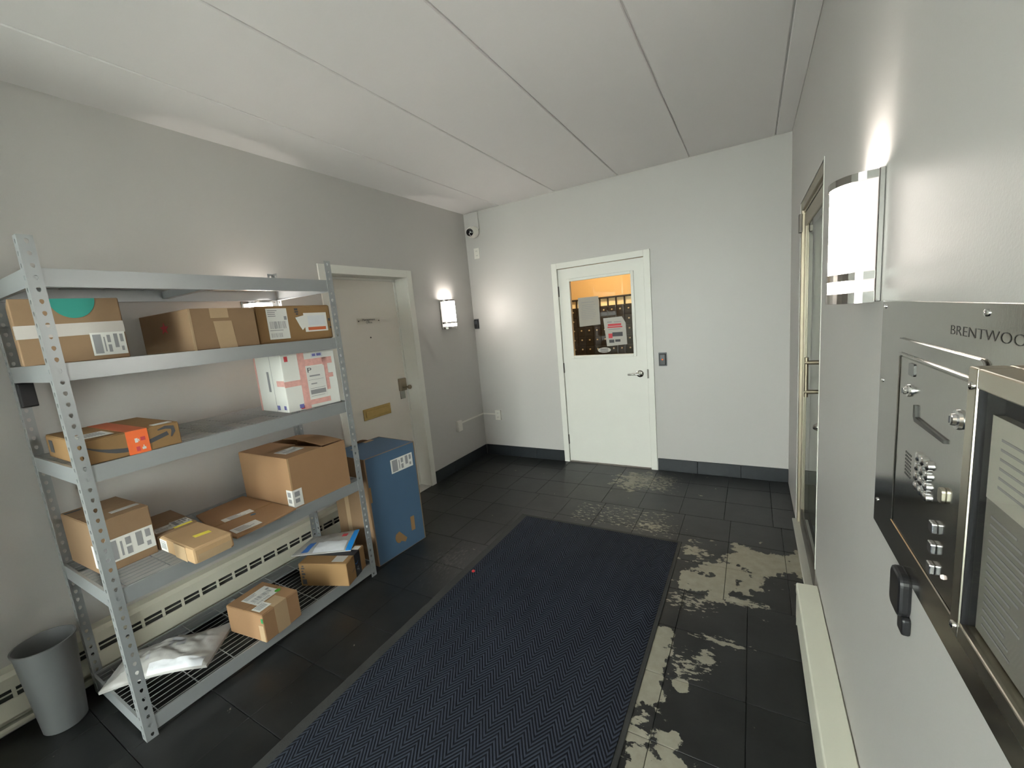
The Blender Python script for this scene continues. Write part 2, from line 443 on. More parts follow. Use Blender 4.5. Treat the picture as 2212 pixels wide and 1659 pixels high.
# back door with a window
d1 = empty('door_1', (0, 0, 0), kind='structure')
jamb_frame(d1, 'y', BD[0], BD[1], BD[3], .058, .014, .12, 'white_paint')
LX0, LX1, LZ1 = 1.078, 1.922, 2.018
WX0, WX1, WZ0, WZ1 = 1.195, 1.806, 1.140, 1.890
mb = MB(); y0, y1 = .004, .044
mb.box(LX0, y0, .012, WX0, y1, LZ1); mb.box(WX1, y0, .012, LX1, y1, LZ1); mb.box(WX0, y0, .012, WX1, y1, WZ0); mb.box(WX0, y0, WZ1, WX1, y1, LZ1)
obj('leaf', mb, 'white_paint', d1)
bw = .024
for (bb) in ((WX0-bw, -.008, WZ0-bw, WX0+.004, .01, WZ1+bw), (WX1-.004, -.008, WZ0-bw, WX1+bw, .01, WZ1+bw), (WX0+.004, -.008, WZ0-bw, WX1-.004, .01, WZ0+.004), (WX0+.004, -.008, WZ1-.004, WX1-.004, .01, WZ1+bw)):
    boxobj('glazing_bead', bb, 'white_paint', d1, bevel=.003)
boxobj('window_pane', (WX0, .020, WZ0, WX1, .025, WZ1), 'glass', d1)
for z in (.25, 1.02, 1.80):
    hg = MB().box(1.0755, -.004, z-.05, 1.0815, .006, z+.05); hg.tube((1.0755, -.006, z-.052), (1.0755, -.006, z+.052), .006, 8)
    obj('hinge', hg, 'dark_metal', d1)
lv = obj('lever_handle', MB().lathe([(.034, 0), (.034, .008), (.026, .014), (.012, .018), (.012, .045)], (1.852, .004, .948), (0, -1, 0), 24), 'satin_chrome', d1, smooth=True)
mb = MB(); pts = [(1.852, -.043, .948), (1.82, -.046, .949), (1.77, -.046, .947), (1.748, -.040, .946)]
for p, q in zip(pts, pts[1:]): mb.tube(p, q, .0095, 10)
obj('lever', mb, 'satin_chrome', lv, smooth=True)
obj('lock_core', MB().lathe([(.009, 0), (.009, .006)], (1.852, -.041, .948), (0, -1, 0), 14), 'dark_metal', lv)
boxobj('strike_plate', (1.921, -.018, .905, 1.936, .006, .99), 'dark_metal', d1, bevel=.002)
# left door: flush leaf set deep in its jamb
d2 = empty('door_2', (0, 0, 0), kind='structure')
jamb_frame(d2, 'x', LD[0], LD[1], LD[3], .066, .014, .19, 'white_paint')
DX = -.155
boxobj('leaf', (DX-.042, LD[0]+.013, .012, DX, LD[1]-.013, LD[3]-.014), 'door_grey_white', d2, bevel=.002)
for (bb) in ((DX, LD[1]-.030, .0, DX+.014, LD[1]-.012, LD[3]-.012), (DX, LD[0]+.03, LD[3]-.030, DX+.014, LD[1]-.03, LD[3]-.012), (DX, LD[0]+.012, 0, DX+.014, LD[0]+.03, LD[3]-.012)):
    boxobj('door_stop', bb, 'white_paint', d2)
obj('peephole', MB().lathe([(.007, 0), (.007, .004), (.004, .006)], (DX, -1.40, 1.520), (1, 0, 0), 14), 'dark_metal', d2)
lk = boxobj('lock_case', (DX, -1.150, .985, DX+.035, -1.068, 1.105), 'aged_brass', d2, bevel=.006)
obj('lock_cylinder', MB().lathe([(.022, 0), (.022, .012), (.012, .016)], (DX+.034, -1.108, 1.03), (1, 0, 0), 20), 'aged_brass', lk, smooth=True)
obj('turn_knob', MB().lathe([(.008, 0), (.008, .03), (.02, .034), (.021, .05), (.014, .058)], (DX+.034, -1.078, 1.015), (1, 0, 0), 18), 'aged_brass', lk, smooth=True)
boxobj('lock_plate', (DX, -1.140, .905, DX+.006, -1.075, .984), 'brushed_nickel', lk, bevel=.002)
ms = boxobj('mail_slot', (DX, -1.60, .806, DX+.008, -1.285, .905), 'brass', d2, bevel=.003)
boxobj('slot_flap', (DX+.008, -1.575, .826, DX+.014, -1.31, .886), 'brass', ms, bevel=.004)
pl = obj('door_sign', MB().prism(rectp(-1.525, 1.640, -1.275, 1.692), lambda u, v, t: (DX+t, u, v), .0, .006), 'white_box', d2); pl.data.materials[0] = MATS['directory_glass']
bk = MB().prism(rectp(-1.525, 1.640, -1.275, 1.692), lambda u, v, t: (DX+t, u, v), .0002, .001); obj('sign_backing', bk, 'door_grey_white', pl)
tm = text_mb('Management', .032); tw = max(v[0] for v in tm.v)
obj('lettering', xform(tm, lambda a, b, c: (DX+.0064, -1.40+(a-tw/2)*.88, 1.669+b*.8)), 'ink', pl)
tm = text_mb('Office', .032); tw = max(v[0] for v in tm.v)
obj('lettering', xform(tm, lambda a, b, c: (DX+.0064, -1.40+(a-tw/2)*.88, 1.645+b*.8)), 'ink', pl)
for yy in (-1.513, -1.287): obj('screw', MB().lathe([(.005, 0), (.005, .003), (.002, .004)], (DX+.006, yy, 1.666), (1, 0, 0), 10), 'dark_metal', pl)
# right glazed aluminium door
d3 = empty('door_3', (0, 0, 0), kind='structure')
FX0, FX1 = W+.004, W+.11
for (bb) in ((FX0, RD[1]-.05, 0, FX1, RD[1], RD[3]), (FX0, RD[0], 0, FX1, RD[0]+.045, RD[3])):
    boxobj('frame_upright', bb, 'alu_gold', d3, bevel=.002, seg=1)
mb = MB().box(FX0, RD[0]+.045, 2.065, FX1, RD[1]-.05, RD[3]); mb.box(FX0+.012, RD[0]+.045, 2.05, FX1, RD[1]-.05, 2.065)
obj('frame_head', mb, 'aged_brass', d3, bevel=.002, seg=1)
LXa, LXb = W+.018, W+.06
ly0, ly1 = RD[0]+.05, RD[1]-.055
boxobj('stile', (LXa, ly1-.055, .012, LXb, ly1, 2.045), 'alu_gold', d3, bevel=.003)
boxobj('stile', (LXa, ly0, .012, LXb, ly0+.055, 2.045), 'alu_gold', d3, bevel=.003)
boxobj('rail', (LXa, ly0+.055, 1.965, LXb, ly1-.055, 2.045), 'aged_brass', d3, bevel=.003)
boxobj('rail', (LXa, ly0+.055, .012, LXb, ly1-.055, .135), 'dark_metal', d3, bevel=.003)
boxobj('door_pane', (LXa+.006, ly0+.05, .13, LXa+.012, ly1-.05, 1.97), 'glass', d3)
boxobj('pivot_hinge', (W-.012, RD[1]-.07, 1.935, W+.006, RD[1]-.025, 2.045), 'dark_metal', d3, bevel=.003)
boxobj('threshold', (W-.022, RD[0]+.01, 0, W+.05, RD[1]-.0, .014), 'threshold', d3, bevel=.004)
hd = MB(); hy = ly0+.035
hd.tube((W-.042, hy, 1.075), (W-.042, hy, 1.265), .0085, 12)
ph = obj('pull_handle', hd, 'aged_brass', d3, smooth=True)
for z in (1.10, 1.24): obj('handle_arm', MB().tube((W-.050, hy, z), (LXa, hy, z), .010, 12), 'aged_brass', ph, smooth=True)
obj('lock_cylinder', MB().lathe([(.02, 0), (.02, .012), (.012, .028), (.006, .032)], (LXa, ly0+.03, .93), (-1, 0, 0), 16), 'brushed_nickel', d3, smooth=True)

# dim hall beyond the glazed door
struct(boxobj('floor_hall', (W+T, -2.3, -.1, W+2.0, T, -.002), 'baseboard_slate'))
struct(boxobj('wall_hall', (W+2.0, -2.3, 0, W+2.1, T, 2.5), 'wall_paint'))
struct(boxobj('wall_hall_end', (W+T, T-.1, 0, W+2.0, T, 2.5), 'wall_paint'))
struct(boxobj('wall_hall_near', (W+T, -2.4, 0, W+2.0, -2.3, 2.5), 'wall_paint'))
struct(boxobj('ceiling_hall', (W+T, -2.4, 2.5, W+2.1, T, 2.6), 'ceiling_paint'))
struct(boxobj('trim_4', (W, RD[0], -.1, W+T, RD[1], -.001), 'baseboard_slate'))
# closet wall behind the left door
struct(boxobj('wall_office', (-T-.06, LD[0]-.2, -.1, -T-.005, LD[1]+.2, 2.4), 'grey_door_back'))

# entrance glazing behind the camera, pavement outside
e1 = empty('window_1', (0, 0, 0), kind='structure')
ym = YF-.1
for xx in (FD[0], 1.45, FD[1]-.05): boxobj('mullion', (xx, ym-.03, FD[2], xx+.05, ym+.03, FD[3]), 'alu_gold', e1)
for a, b in ((FD[0]+.05, 1.45), (1.50, FD[1]-.05)):
    boxobj('transom', (a, ym-.03, FD[3]-.06, b, ym+.03, FD[3]), 'alu_gold', e1)
    boxobj('transom', (a, ym-.03, FD[2], b, ym+.03, FD[2]+.08), 'alu_gold', e1)
    boxobj('entrance_pane', (a, ym-.004, FD[2]+.08, b, ym+.004, FD[3]-.06), 'glass', e1)
struct(boxobj('pavement', (-8, -20, -.14, 12, YF-T, -.04), 'concrete_out'))

# ------------------------------------------------------------------ mail room behind the back door
MY = 1.05
struct(boxobj('wall_mail_room', (-.2, MY+.35, -.1, 3.0, MY+.45, 2.7), 'mail_wall'))
struct(boxobj('wall_mail_room_side', (-.3, .12, -.1, -.2, MY+.45, 2.7), 'mail_wall'))
struct(boxobj('wall_mail_room_end', (2.9, .12, -.1, 3.0, MY+.45, 2.7), 'mail_wall'))
struct(boxobj('floor_mail_room', (-.2, .12, -.15, 2.9, MY+.35, -.005), 'mail_floor'))
struct(boxobj('ceiling_mail_room', (-.3, .12, 2.6, 3.0, MY+.45, 2.7), 'mail_wall'))
ml = empty('ceiling_lamp', (1.2, .62, 2.6), label='round flush ceiling lamp in the warm mail room behind the windowed door', cat='lamp')
obj('lamp_base', MB().lathe([(.17, 0), (.17, -.02), (.16, -.03)], (0, 0, 0), (0, 0, 1), 28), 'white_plastic', ml, smooth=True)
obj('lamp_shade', MB().lathe([(.155, -.031), (.14, -.06), (.09, -.08), (.02, -.088)], (0, 0, 0), (0, 0, 1), 28), 'mail_lamp', ml, smooth=True)
ld = bpy.data.lights.new('mail_room_bulb', 'AREA'); ld.shape = 'DISK'; ld.size = .3; ld.energy = MAIL_POWER; ld.color = (1, .68, .36)
lo_ = bpy.data.objects.new('mail_room_bulb', ld); COL.objects.link(lo_); lo_.parent = ml; lo_.location = (0, 0, -.1)
mbx = empty('mailbox_bank', (0, MY, 0), label='bank of small black lockable mailboxes behind the door window', cat='mailboxes')
CX, RZ = .1005, .118
X_R = 1.560; ncol = 11; x_l = X_R-ncol*CX
ztop = 1.735
boxobj('cabinet', (x_l-.02, .012, .5, X_R+.02, .34, 1.63), 'mail_black', mbx)
boxobj('top_board', (x_l-.02, -.004, ztop-.012, X_R+.02, .34, ztop+.004), 'mail_black', mbx)
boxobj('side_board', (X_R, -.004, 1.63, X_R+.02, .34, ztop-.012), 'mail_black', mbx)
boxobj('side_board', (x_l-.02, -.004, 1.63, x_l, .34, ztop-.012), 'mail_black', mbx)
for i in range(1, ncol): boxobj('divider', (x_l+i*CX-.006, 0, 1.63, x_l+i*CX+.006, .34, ztop-.012), 'mail_black', mbx)
for i in range(ncol): boxobj('name_card', (x_l+i*CX+.008, .02, 1.632, x_l+(i+1)*CX-.008, .024, ztop-.016), 'mail_card', mbx)
dm = km = None
for r in range(6):
    for c in range(ncol):
        px, pz = x_l+c*CX, 1.625-(r+1)*RZ
        if dm is None:
            o = boxobj('mailbox_door', (.003, -.002, .003, CX-.003, .012, RZ-.003), 'mail_black', mbx, bevel=.002, seg=1); dm = o.data
            k = obj('lock', MB().lathe([(.010, 0), (.010, .008), (.004, .011)], (CX*.5, -.002, RZ*.62), (0, -1, 0), 10), 'lock_dull', o); km = k.data
        else:
            o = bpy.data.objects.new('mailbox_door', dm); COL.objects.link(o); o.parent = mbx
            k = bpy.data.objects.new('lock', km); COL.objects.link(k); k.parent = o
        o.location = (px, 0, pz)
# notices taped to the door glass
def notice(name, label, poly, lines, yv=.0195):
    n = obj(name, MB().prism(poly, lambda u, v, t: (u, yv-t, v), 0, .0008), 'paper_dim', None)
    tag(n, label, 'notice', 'notices on the door window')
    for (m_, ps) in lines:
        mb = MB()
        for p in ps: mb.prism(p, lambda u, v, t: (u, yv-.0008-t, v), .0001, .0005)
        obj('print', mb, m_, n)
    return n
pp = [(1.268, 1.718), (1.480, 1.716), (1.487, 1.443), (1.270, 1.431)]
ls = [rectp(1.30, 1.665, 1.43, 1.670)]+[rectp(1.29+rnd(0, .02), 1.64-i*.017, 1.45-rnd(0, .05), 1.6435-i*.017) for i in range(9)]
n1 = notice('paper_notice', 'printed paper sheet taped to the upper left of the door window', pp, [('ink_grey', ls)])
n1.data.materials[0] = MATS['paper_tan']
pp = [(1.516, 1.497), (1.699, 1.503), (1.734, 1.439), (1.739, 1.234), (1.541, 1.223)]
notice('picture_notice', 'paper notice with dark pictures and a folded corner on the door window', pp,
       [('ink', [rectp(1.60, 1.315, 1.70, 1.355), rectp(1.565, 1.255, 1.615, 1.285), rectp(1.625, 1.262, 1.675, 1.285)]),
        ('red_print', [rectp(1.555, 1.40, 1.70, 1.412), rectp(1.56, 1.418, 1.69, 1.438), rectp(1.56, 1.30, 1.60, 1.345)]),
        ('ink_grey', [rectp(1.555, 1.452, 1.60, 1.462), rectp(1.62, 1.452, 1.69, 1.458), rectp(1.56, 1.382, 1.68, 1.388)])])
ov = obj('oval_sticker', MB().prism(disc(1.51, 1.186, .066, 28, ry=.026), lambda u, v, t: (u, .0195-t, v), 0, .0006), 'paper_grey')
tag(ov, 'small grey oval sticker at the bottom edge of the door window', 'sticker')
mb = MB()
for i in range(4): mb.prism(rectp(1.47, 1.168+i*.01, 1.55, 1.172+i*.01), lambda u, v, t: (u, .0189-t, v), 0, .0004)
obj('print', mb, 'ink', ov)

# ------------------------------------------------------------------ heaters along the walls
def heater_left():
    h = empty('baseboard_heater', (0, -3.2, 0), label='long cream baseboard heater with slotted grille behind the shelf', cat='heater')
    y0, y1 = -1.45, 1.20
    mb = MB().box(0, y0, .05, .012, y1, .275); obj('back_plate', mb, 'heater_cream', h)
    mb = MB().prism([(0, .29), (.045, .282), (.058, .262), (.058, .212), (.052, .212), (.052, .26), (0, .278)], lambda u, v, t: (u, t, v), y0, y1)
    obj('top_cover', mb, 'heater_cream', h)
    # grille: rails and webs leave two rows of open slots
    boxobj('grille_rail', (.050, y0, .189, .056, y1, .194), 'heater_cream', h)
    P_ = .088; n = int((y1-y0)/P_)
    mw = None
    for i in range(n+1):
        if mw is None:
            o = boxobj('grille_web', (.049, -.006, .166, .0575, .006, .214), 'heater_cream', h); mw = o.data
        else:
            o = bpy.data.objects.new('grille_web', mw); COL.objects.link(o); o.parent = h
        o.location = (0, y0+i*P_, 0)
    boxobj('fin_element', (.014, y0+.05, .12, .040, y1-.05, .20), 'heater_dark', h)
    mb = MB().prism([(.050, .168), (.060, .168), (.062, .09), (.050, .078)], lambda u, v, t: (u, t, v), y0, y1); obj('front_panel', mb, 'heater_cream', h, bevel=.002, seg=1)
    mb = MB().prism([(.0, .03), (.048, .03), (.052, .042), (.052, .056), (.044, .056), (.04, .044), (0, .044)], lambda u, v, t: (u, t, v), y0, y1); obj('bottom_rail', mb, 'heater_cream', h)
    for yy in (y0-.004, y1): boxobj('end_cap', (0, yy, .0, .064, yy+.004, .292), 'heater_cream', h)
heater_left()
def heater_right():
    h = empty('baseboard_heater', (W, -3.2, 0), label='white baseboard heater below the steel intercom panel', cat='heater')
    y0, y1 = -1.45, 1.362
    mb = MB().prism([(-.004, .225), (-.082, .222), (-.086, .216), (-.086, .178), (-.080, .178), (-.080, .212), (-.004, .215)], lambda u, v, t: (u, t, v), y0, y1)
    obj('top_cover', mb, 'heater_white', h, bevel=.0015, seg=1)
    boxobj('front_panel', (-.084, y0, .04, -.078, y1, .160), 'heater_white', h, bevel=.002)
    boxobj('fin_element', (-.07, y0+.05, .10, -.02, y1-.05, .165), 'heater_dark', h)
    boxobj('back_plate', (-.008, y0, .0, 0, y1, .215), 'heater_white', h)
    for yy in (y0, y1-.003): boxobj('end_cap', (-.083, yy, .0, -.004, yy+.0028, .213), 'heater_white', h)
    boxobj('bottom_rail', (-.075, y0, .012, -.01, y1, .03), 'heater_white', h)
heater_right()

# ------------------------------------------------------------------ wall lamps
def sconce(side, yc, label):
    s = 1 if side == 'L' else -1
    e = empty('wall_sconce', (0 if side == 'L' else W, yc, 1.528), label=label, cat='lamp', group='matching wall sconces')
    hw, dp = .10, .092
    def P_(u, v, t): return (s*v, u, t)     # u along wall, v out of wall, t up
    mb = MB().prism(rectp(-hw, 0, hw, .012), P_, 0, .302); obj('back_plate', mb, 'nickel_band', e, bevel=.002, seg=1)
    def arc(off=0, inner=False, n=18):
        pts = []
        for i in range(n+1):
            a = math.pi*i/n
            pts.append((math.cos(a)*(hw-.004+off)*-1, .012+(dp-.012+off)*math.sin(a)**.75))
        return pts
    def shell(o0, o1, z0, z1):
        A, B = arc(o0), arc(o1); mb = MB()
        for i in range(len(A)-1):
            q = [A[i], A[i+1], B[i+1], B[i]]
            vs = [P_(u, v, z0) for u, v in q]+[P_(u, v, z1) for u, v in q]
            fs = [(0, 1, 2, 3), (7, 6, 5, 4), (0, 4, 5, 1), (2, 6, 7, 3)]
            if i == 0: fs.append((3, 7, 4, 0))
            if i == len(A)-2: fs.append((1, 5, 6, 2))
            mb.add(vs, fs)
        return mb
    obj('diffuser', shell(-.006, -.003, .004, .296), 'lamp_diffuser', e, smooth=True)
    for (z0, z1) in ((0, .025), (.055, .073), (.282, .300)):
        obj('metal_band', shell(-.003, .0005, z0, z1), 'nickel_band', e, smooth=True)
    obj('base_cap', MB().prism(arc(-.006), P_, -.001, .004), 'nickel_band', e)
    bl = obj('bulb_holder', MB().lathe([(.014, 0), (.014, .03), (.02, .034), (.02, .05)], (s*.045, 0, .02), (0, 0, 1), 14), 'white_plastic', e, smooth=True)
    l = bpy.data.lights.new('sconce_bulb', 'POINT'); l.energy = LAMP_BULB; l.color = LAMP_COLOR; l.shadow_soft_size = .012
    lo = bpy.data.objects.new('sconce_bulb', l); COL.objects.link(lo); lo.parent = e; lo.location = (s*.045, 0, .085)
    return e
sconce('L', -.49, 'lit wall sconce beside the windowless door near the far corner')
sconce('R', -2.61, 'large bright wall sconce above the steel intercom panel')
sconce('L', -2.43, 'lit wall sconce mostly hidden behind the boxes on the shelf')

# ------------------------------------------------------------------ small things on the walls
def plate(name, label, cat, fn, w_, h_, t_, material='white_plastic', group=None):
    e = empty(name, fn(0, -h_/2, 0), label=label, cat=cat, group=group)
    o0 = Vector(e.location)
    f2 = lambda u, v, t: tuple(Vector(fn(u, v, t))-o0)
    obj('cover_plate', MB().prism(rectp(-w_/2, -h_/2, w_/2, h_/2), f2, 0, t_), material, e, bevel=.002)
    return e, f2
def outlet(label, fn):
    e, f2 = plate('wall_outlet', label, 'outlet', fn, .07, .115, .007, group='white outlets')
    for v in (.024, -.024):
        s_ = obj('socket', MB().prism(disc(0, v, .017, 14), f2, .007, .009), 'white_plastic', e)
        mb = MB(); mb.prism(rectp(-.008, v-.004, -.005, v+.006), f2, .009, .0095); mb.prism(rectp(.005, v-.004, .008, v+.006), f2, .009, .0095)
        obj('slot', mb, 'ink', s_)
outlet('white outlet on the back wall high under the camera', lambda u, v, t: (.133+u, -t, 2.322+v))
outlet('white outlet low on the back wall beside the far corner', lambda u, v, t: (.218+u, -.02-t, .487+v))
e = empty('junction_box', (0, -.505, .42), label='white surface box low on the left wall by the far corner', cat='junction box')
boxobj('box_body', (0, -.036, 0, .032, .036, .115), 'white_plastic', e, bevel=.004)
boxobj('box_cover', (.032, -.034, .002, .036, .034, .113), 'white_plastic', e, bevel=.002)
boxobj('surface_box', (.183, -.0199, .430, .253, -.0002, .544), 'white_plastic', tag(empty('outlet_back_box', (0, 0, 0)), 'white surface back box behind the low outlet on the back wall', 'junction box'))
rw = empty('cable_raceway', (0, 0, .47), label='thin white cable channel running round the far corner between two boxes', cat='cable channel')
mb = MB().box(.0, -.468, .02, .014, -.012, .034); obj('channel', mb, 'white_plastic', rw, bevel=.002)
mb = MB().box(.0, -.014, .018, .182, 0, .032); obj('channel', mb, 'white_plastic', rw, bevel=.002)
# dome camera
sc = empty('security_camera', (.135, 0, 2.545), label='white ball security camera on the back wall under the ceiling corner', cat='camera')
boxobj('mount_plate', (-.058, -.02, .02, .062, 0, .214), 'wall_paint', sc, bevel=.006)
obj('camera_base', MB().lathe([(.062, 0), (.062, .02), (.055, .03)], (0, -.018, .0), (0, -1, 0), 28), 'camera_white', sc, smooth=True)
obj('camera_ball', MB().lathe([(.060*math.sin(math.pi*i/14)+1e-4, -.060*math.cos(math.pi*i/14)) for i in range(15)], (-.004, -.062, -.004), (.15, -.9, -.3), 26), 'camera_white', sc, smooth=True)
dv = Vector((.20, -.93, -.20)).normalized()
cen = Vector((-.006, -.064, -.002))
lens = obj('camera_lens', MB().lathe([(.039, .041), (.039, .0515), (.028, .059), (.013, .0635), (.001, .0645)], cen, dv, 26), 'lens_black', sc, smooth=True)
obj('lens_light', MB().lathe([(.003, 0), (.003, .003)], cen+dv*.061+Vector((-.002, 0, -.014)), dv, 8), 'led_white', lens)
# readers
def reader(name, label, fn, w_, h_, t_, material, led=None):
    e, f2 = plate(name, label, 'card reader', fn, w_, h_, .006, material)
    b_ = obj('reader_body', MB().prism(rectp(-w_*.40, -h_*.42, w_*.40, h_*.42), f2, .006, t_), 'black_plastic', e, bevel=.006)
    obj('reader_face', MB().prism(rectp(-w_*.26, -h_*.02, w_*.26, h_*.32), f2, t_, t_+.001), 'grey_plastic', b_)
    if led: obj('reader_light', MB().prism(disc(0, 0, .006, 10), f2, t_+.001, t_+.002), led, b_)
reader('card_reader', 'dark card reader with a small red light right of the windowed door', lambda u, v, t: (2.064+u, -t, 1.080+v), .072, .125, .022, 'grey_plastic', 'led_red')
reader('card_reader', 'dark grey card reader in the far corner right of the sconce', lambda u, v, t: (.038+u, -t, 1.552+v), .062, .112, .026, 'grey_plastic')

# ------------------------------------------------------------------ intercom panel on the right wall
ic = empty('intercom_panel', (W, -3.25, 1.0), label='wide brushed steel intercom panel on the right wall below the sconce', cat='intercom')
def IP(u, v, t): return (-t, u+3.25, v-1.0)     # u = world y, v = world z, t out of the wall
obj('steel_plate', MB().prism(rectp(-3.80, .998, -2.748, 1.530), IP, 0, .0035), 'steel_panel', ic, bevel=.001, seg=1)
def rrect(u0, v0, u1, v1, r, n=6):
    p = []
    for (cx, cy, a) in ((u1-r, v1-r, 0), (u0+r, v1-r, 90), (u0+r, v0+r, 180), (u1-r, v0+r, 270)):
        for i in range(n+1):
            t = math.radians(a+90*i/n); p.append((cx+r*math.cos(t), cy+r*math.sin(t)))
    return p
door = obj('access_door', MB().prism(rrect(-3.262, 1.058, -2.885, 1.458, .016), IP, .0035, .0075), 'steel_panel', ic, bevel=.0015, seg=1)
fr = MB()
for b_ in ((-3.235, 1.425, -2.912, 1.431), (-3.235, 1.070, -2.912, 1.076), (-2.920, 1.076, -2.912, 1.425)):
    fr.prism(rectp(*b_), IP, .0075, .0105)
obj('door_lip', fr, 'steel_panel', door, bevel=.0015, seg=1)
kp = obj('key_panel', MB().prism(rectp(-3.235, 1.078, -2.922, 1.423), IP, .0075, .0085), 'steel_panel', door)
K0 = .0085
obj('camera_window', MB().prism(rrect(-3.008, 1.395, -2.978, 1.418, .004), IP, K0, K0+.002), 'lens_black', ic)
for (u, v, r) in ((-2.983, 1.366, .012), (-3.203, 1.366, .015)):
    l_ = obj('key_lock', MB().lathe([(r, 0), (r*.95, .004), (r*.6, .005), (r*.55, .009), (r*.4, .010)], IP(u, v, K0), (-1, 0, 0), 20), 'chrome', ic, smooth=True)
    obj('keyhole', MB().prism(rectp(u-.0012, v-.005, u+.0012, v+.005), IP, K0+.0095, K0+.0108), 'ink', l_)
bz = MB().prism([(-3.165, 1.318), (-3.03, 1.318), (-3.022, 1.326), (-3.022, 1.347), (-3.030, 1.347), (-3.034, 1.327), (-3.165, 1.324)], IP, K0, K0+.0035)
obj('display_bezel', bz, 'engraved', ic)
for i in range(7):
    mb = MB()
    for j in range(5): mb.prism(disc(-3.012+j*.007, 1.205+i*.007, .0022, 6), IP, K0, K0+.0006)
    obj('speaker_hole_row', mb, 'engraved', ic)
km = None
for r in range(4):
    for c in range(3):
        u, v = -3.056-c*.024-(.002 if r == 0 else 0), 1.262-r*.0185
        o = obj('keypad_button', MB().lathe([(.0085, 0), (.0085, .004), (.0065, .0055)], (0, 0, 0), (-1, 0, 0), 14), 'chrome', ic, smooth=True) if km is None else bpy.data.objects.new('keypad_button', km)
        if km is None: km = o.data
        else: COL.objects.link(o); o.parent = ic
        o.location = IP(u, v, K0)
obj('call_button', MB().prism(rrect(-3.178, 1.226, -3.163, 1.250, .006), IP, K0, K0+.006), 'steel_frame', ic, bevel=.001, seg=1)
for v in (1.174, 1.139, 1.103):
    obj('square_button', MB().prism(rrect(-3.156, v-.009, -3.139, v+.009, .003), IP, K0, K0+.007), 'chrome', ic, bevel=.0015)
obj('indicator_light', MB().lathe([(.004, 0), (.003, .003)], IP(-3.189, 1.112, K0), (-1, 0, 0), 10), 'led_white', ic)
for (u, v) in ((-3.244, 1.517), (-2.770, 1.517), (-2.775, 1.06), (-2.772, 1.35), (-3.70, 1.517)):
    obj('screw', MB().lathe([(.0048, 0), (.0045, .002), (.002, .0032)], IP(u, v, .0035), (-1, 0, 0), 12), 'chrome', ic, smooth=True)
tm = text_mb('BRENTWOOD', .03, -.0006); tw = max(v[0] for v in tm.v)
k = .233/tw
obj('lettering', xform(tm, lambda a, b, c: IP(-3.132-a*k, 1.482+b*.68, .0039)), 'engraved', ic)
# directory case
dc = empty('directory_case', (W, -3.52, 1.10), label='steel framed tenant directory case at the right edge of the picture', cat='directory')
def DP(u, v, t): return (-t, u+3.52, v-1.10)
u0, u1, v0, v1, tt = -3.78, -3.305, 1.106, 1.458, .036
fwd = .024
for b_ in ((u1-fwd, v0, u1, v1), (u0, v0, u0+fwd, v1)): obj('case_frame', MB().prism(rectp(*b_), DP, .0036, tt), 'steel_frame', dc, bevel=.002)
for b_ in ((u0+fwd, v1-fwd, u1-fwd, v1), (u0+fwd, v0, u1-fwd, v0+fwd)): obj('case_frame', MB().prism(rectp(*b_), DP, .0036, tt), 'steel_frame', dc, bevel=.002)
obj('case_liner', MB().prism(rectp(u1-fwd-.003, v0+fwd, u1-fwd-.0002, v1-fwd), DP, .012, .034), 'black_plastic', dc)
obj('case_gasket', MB().prism(rectp(u0+fwd, v0+fwd, u1-fwd, v1-fwd), DP, .0036, .012), 'black_plastic', dc)
pg = obj('name_list', MB().prism(rectp(u0+fwd+.01, v0+fwd+.002, u1-fwd-.006, v1-fwd-.03), DP, .012, .022), 'paper_dark', dc)
obj('blank_sheet', MB().prism(rectp(u0+fwd+.01, 1.305, u1-fwd-.006, 1.405), DP, .022, .0226), 'paper_dim', pg)
mb = MB()
for i in range(15):
    for uu in (u1-fwd-.02, u1-fwd-.20):
        L_ = rnd(.05, .10)
        mb.prism(rectp(uu-L_, 1.145+i*.010, uu, 1.148+i*.010), DP, .022, .0224)
obj('print', mb, 'ink_grey', pg)
mb = MB()
for i in range(6):
    L_ = rnd(.05, .12); mb.prism(rectp(u1-fwd-.03-L_, 1.325+i*.011, u1-fwd-.03, 1.328+i*.011), DP, .0226, .0229)
obj('print', mb, 'ink_grey', pg)
obj('case_glass', MB().prism(rectp(u0+fwd, v0+fwd, u1-fwd, v1-fwd), DP, .0285, .0305), 'directory_glass', dc)
for (u, v) in ((u1-.012, v1-.022), (u1-.012, v0+.012)):
    obj('screw', MB().lathe([(.0052, 0), (.005, .002), (.002, .0036)], DP(u, v, tt), (-1, 0, 0), 12), 'chrome', dc, smooth=True)
# black key holder under the panel
kh = empty('key_box', (W, -2.98, .90), label='black rounded plastic holder on the wall under the steel panel', cat='holder')
def KP(u, v, t): return (-t, u+2.98, v-.90)
obj('holder_body', MB().prism(rrect(-3.035, .922, -2.968, 1.010, .020), KP, 0, .020), 'black_plastic', kh, bevel=.006)
obj('holder_tab', MB().prism(rrect(-3.038, .890, -3.005, .928, .008), KP, 0, .014), 'black_plastic', kh, bevel=.004)

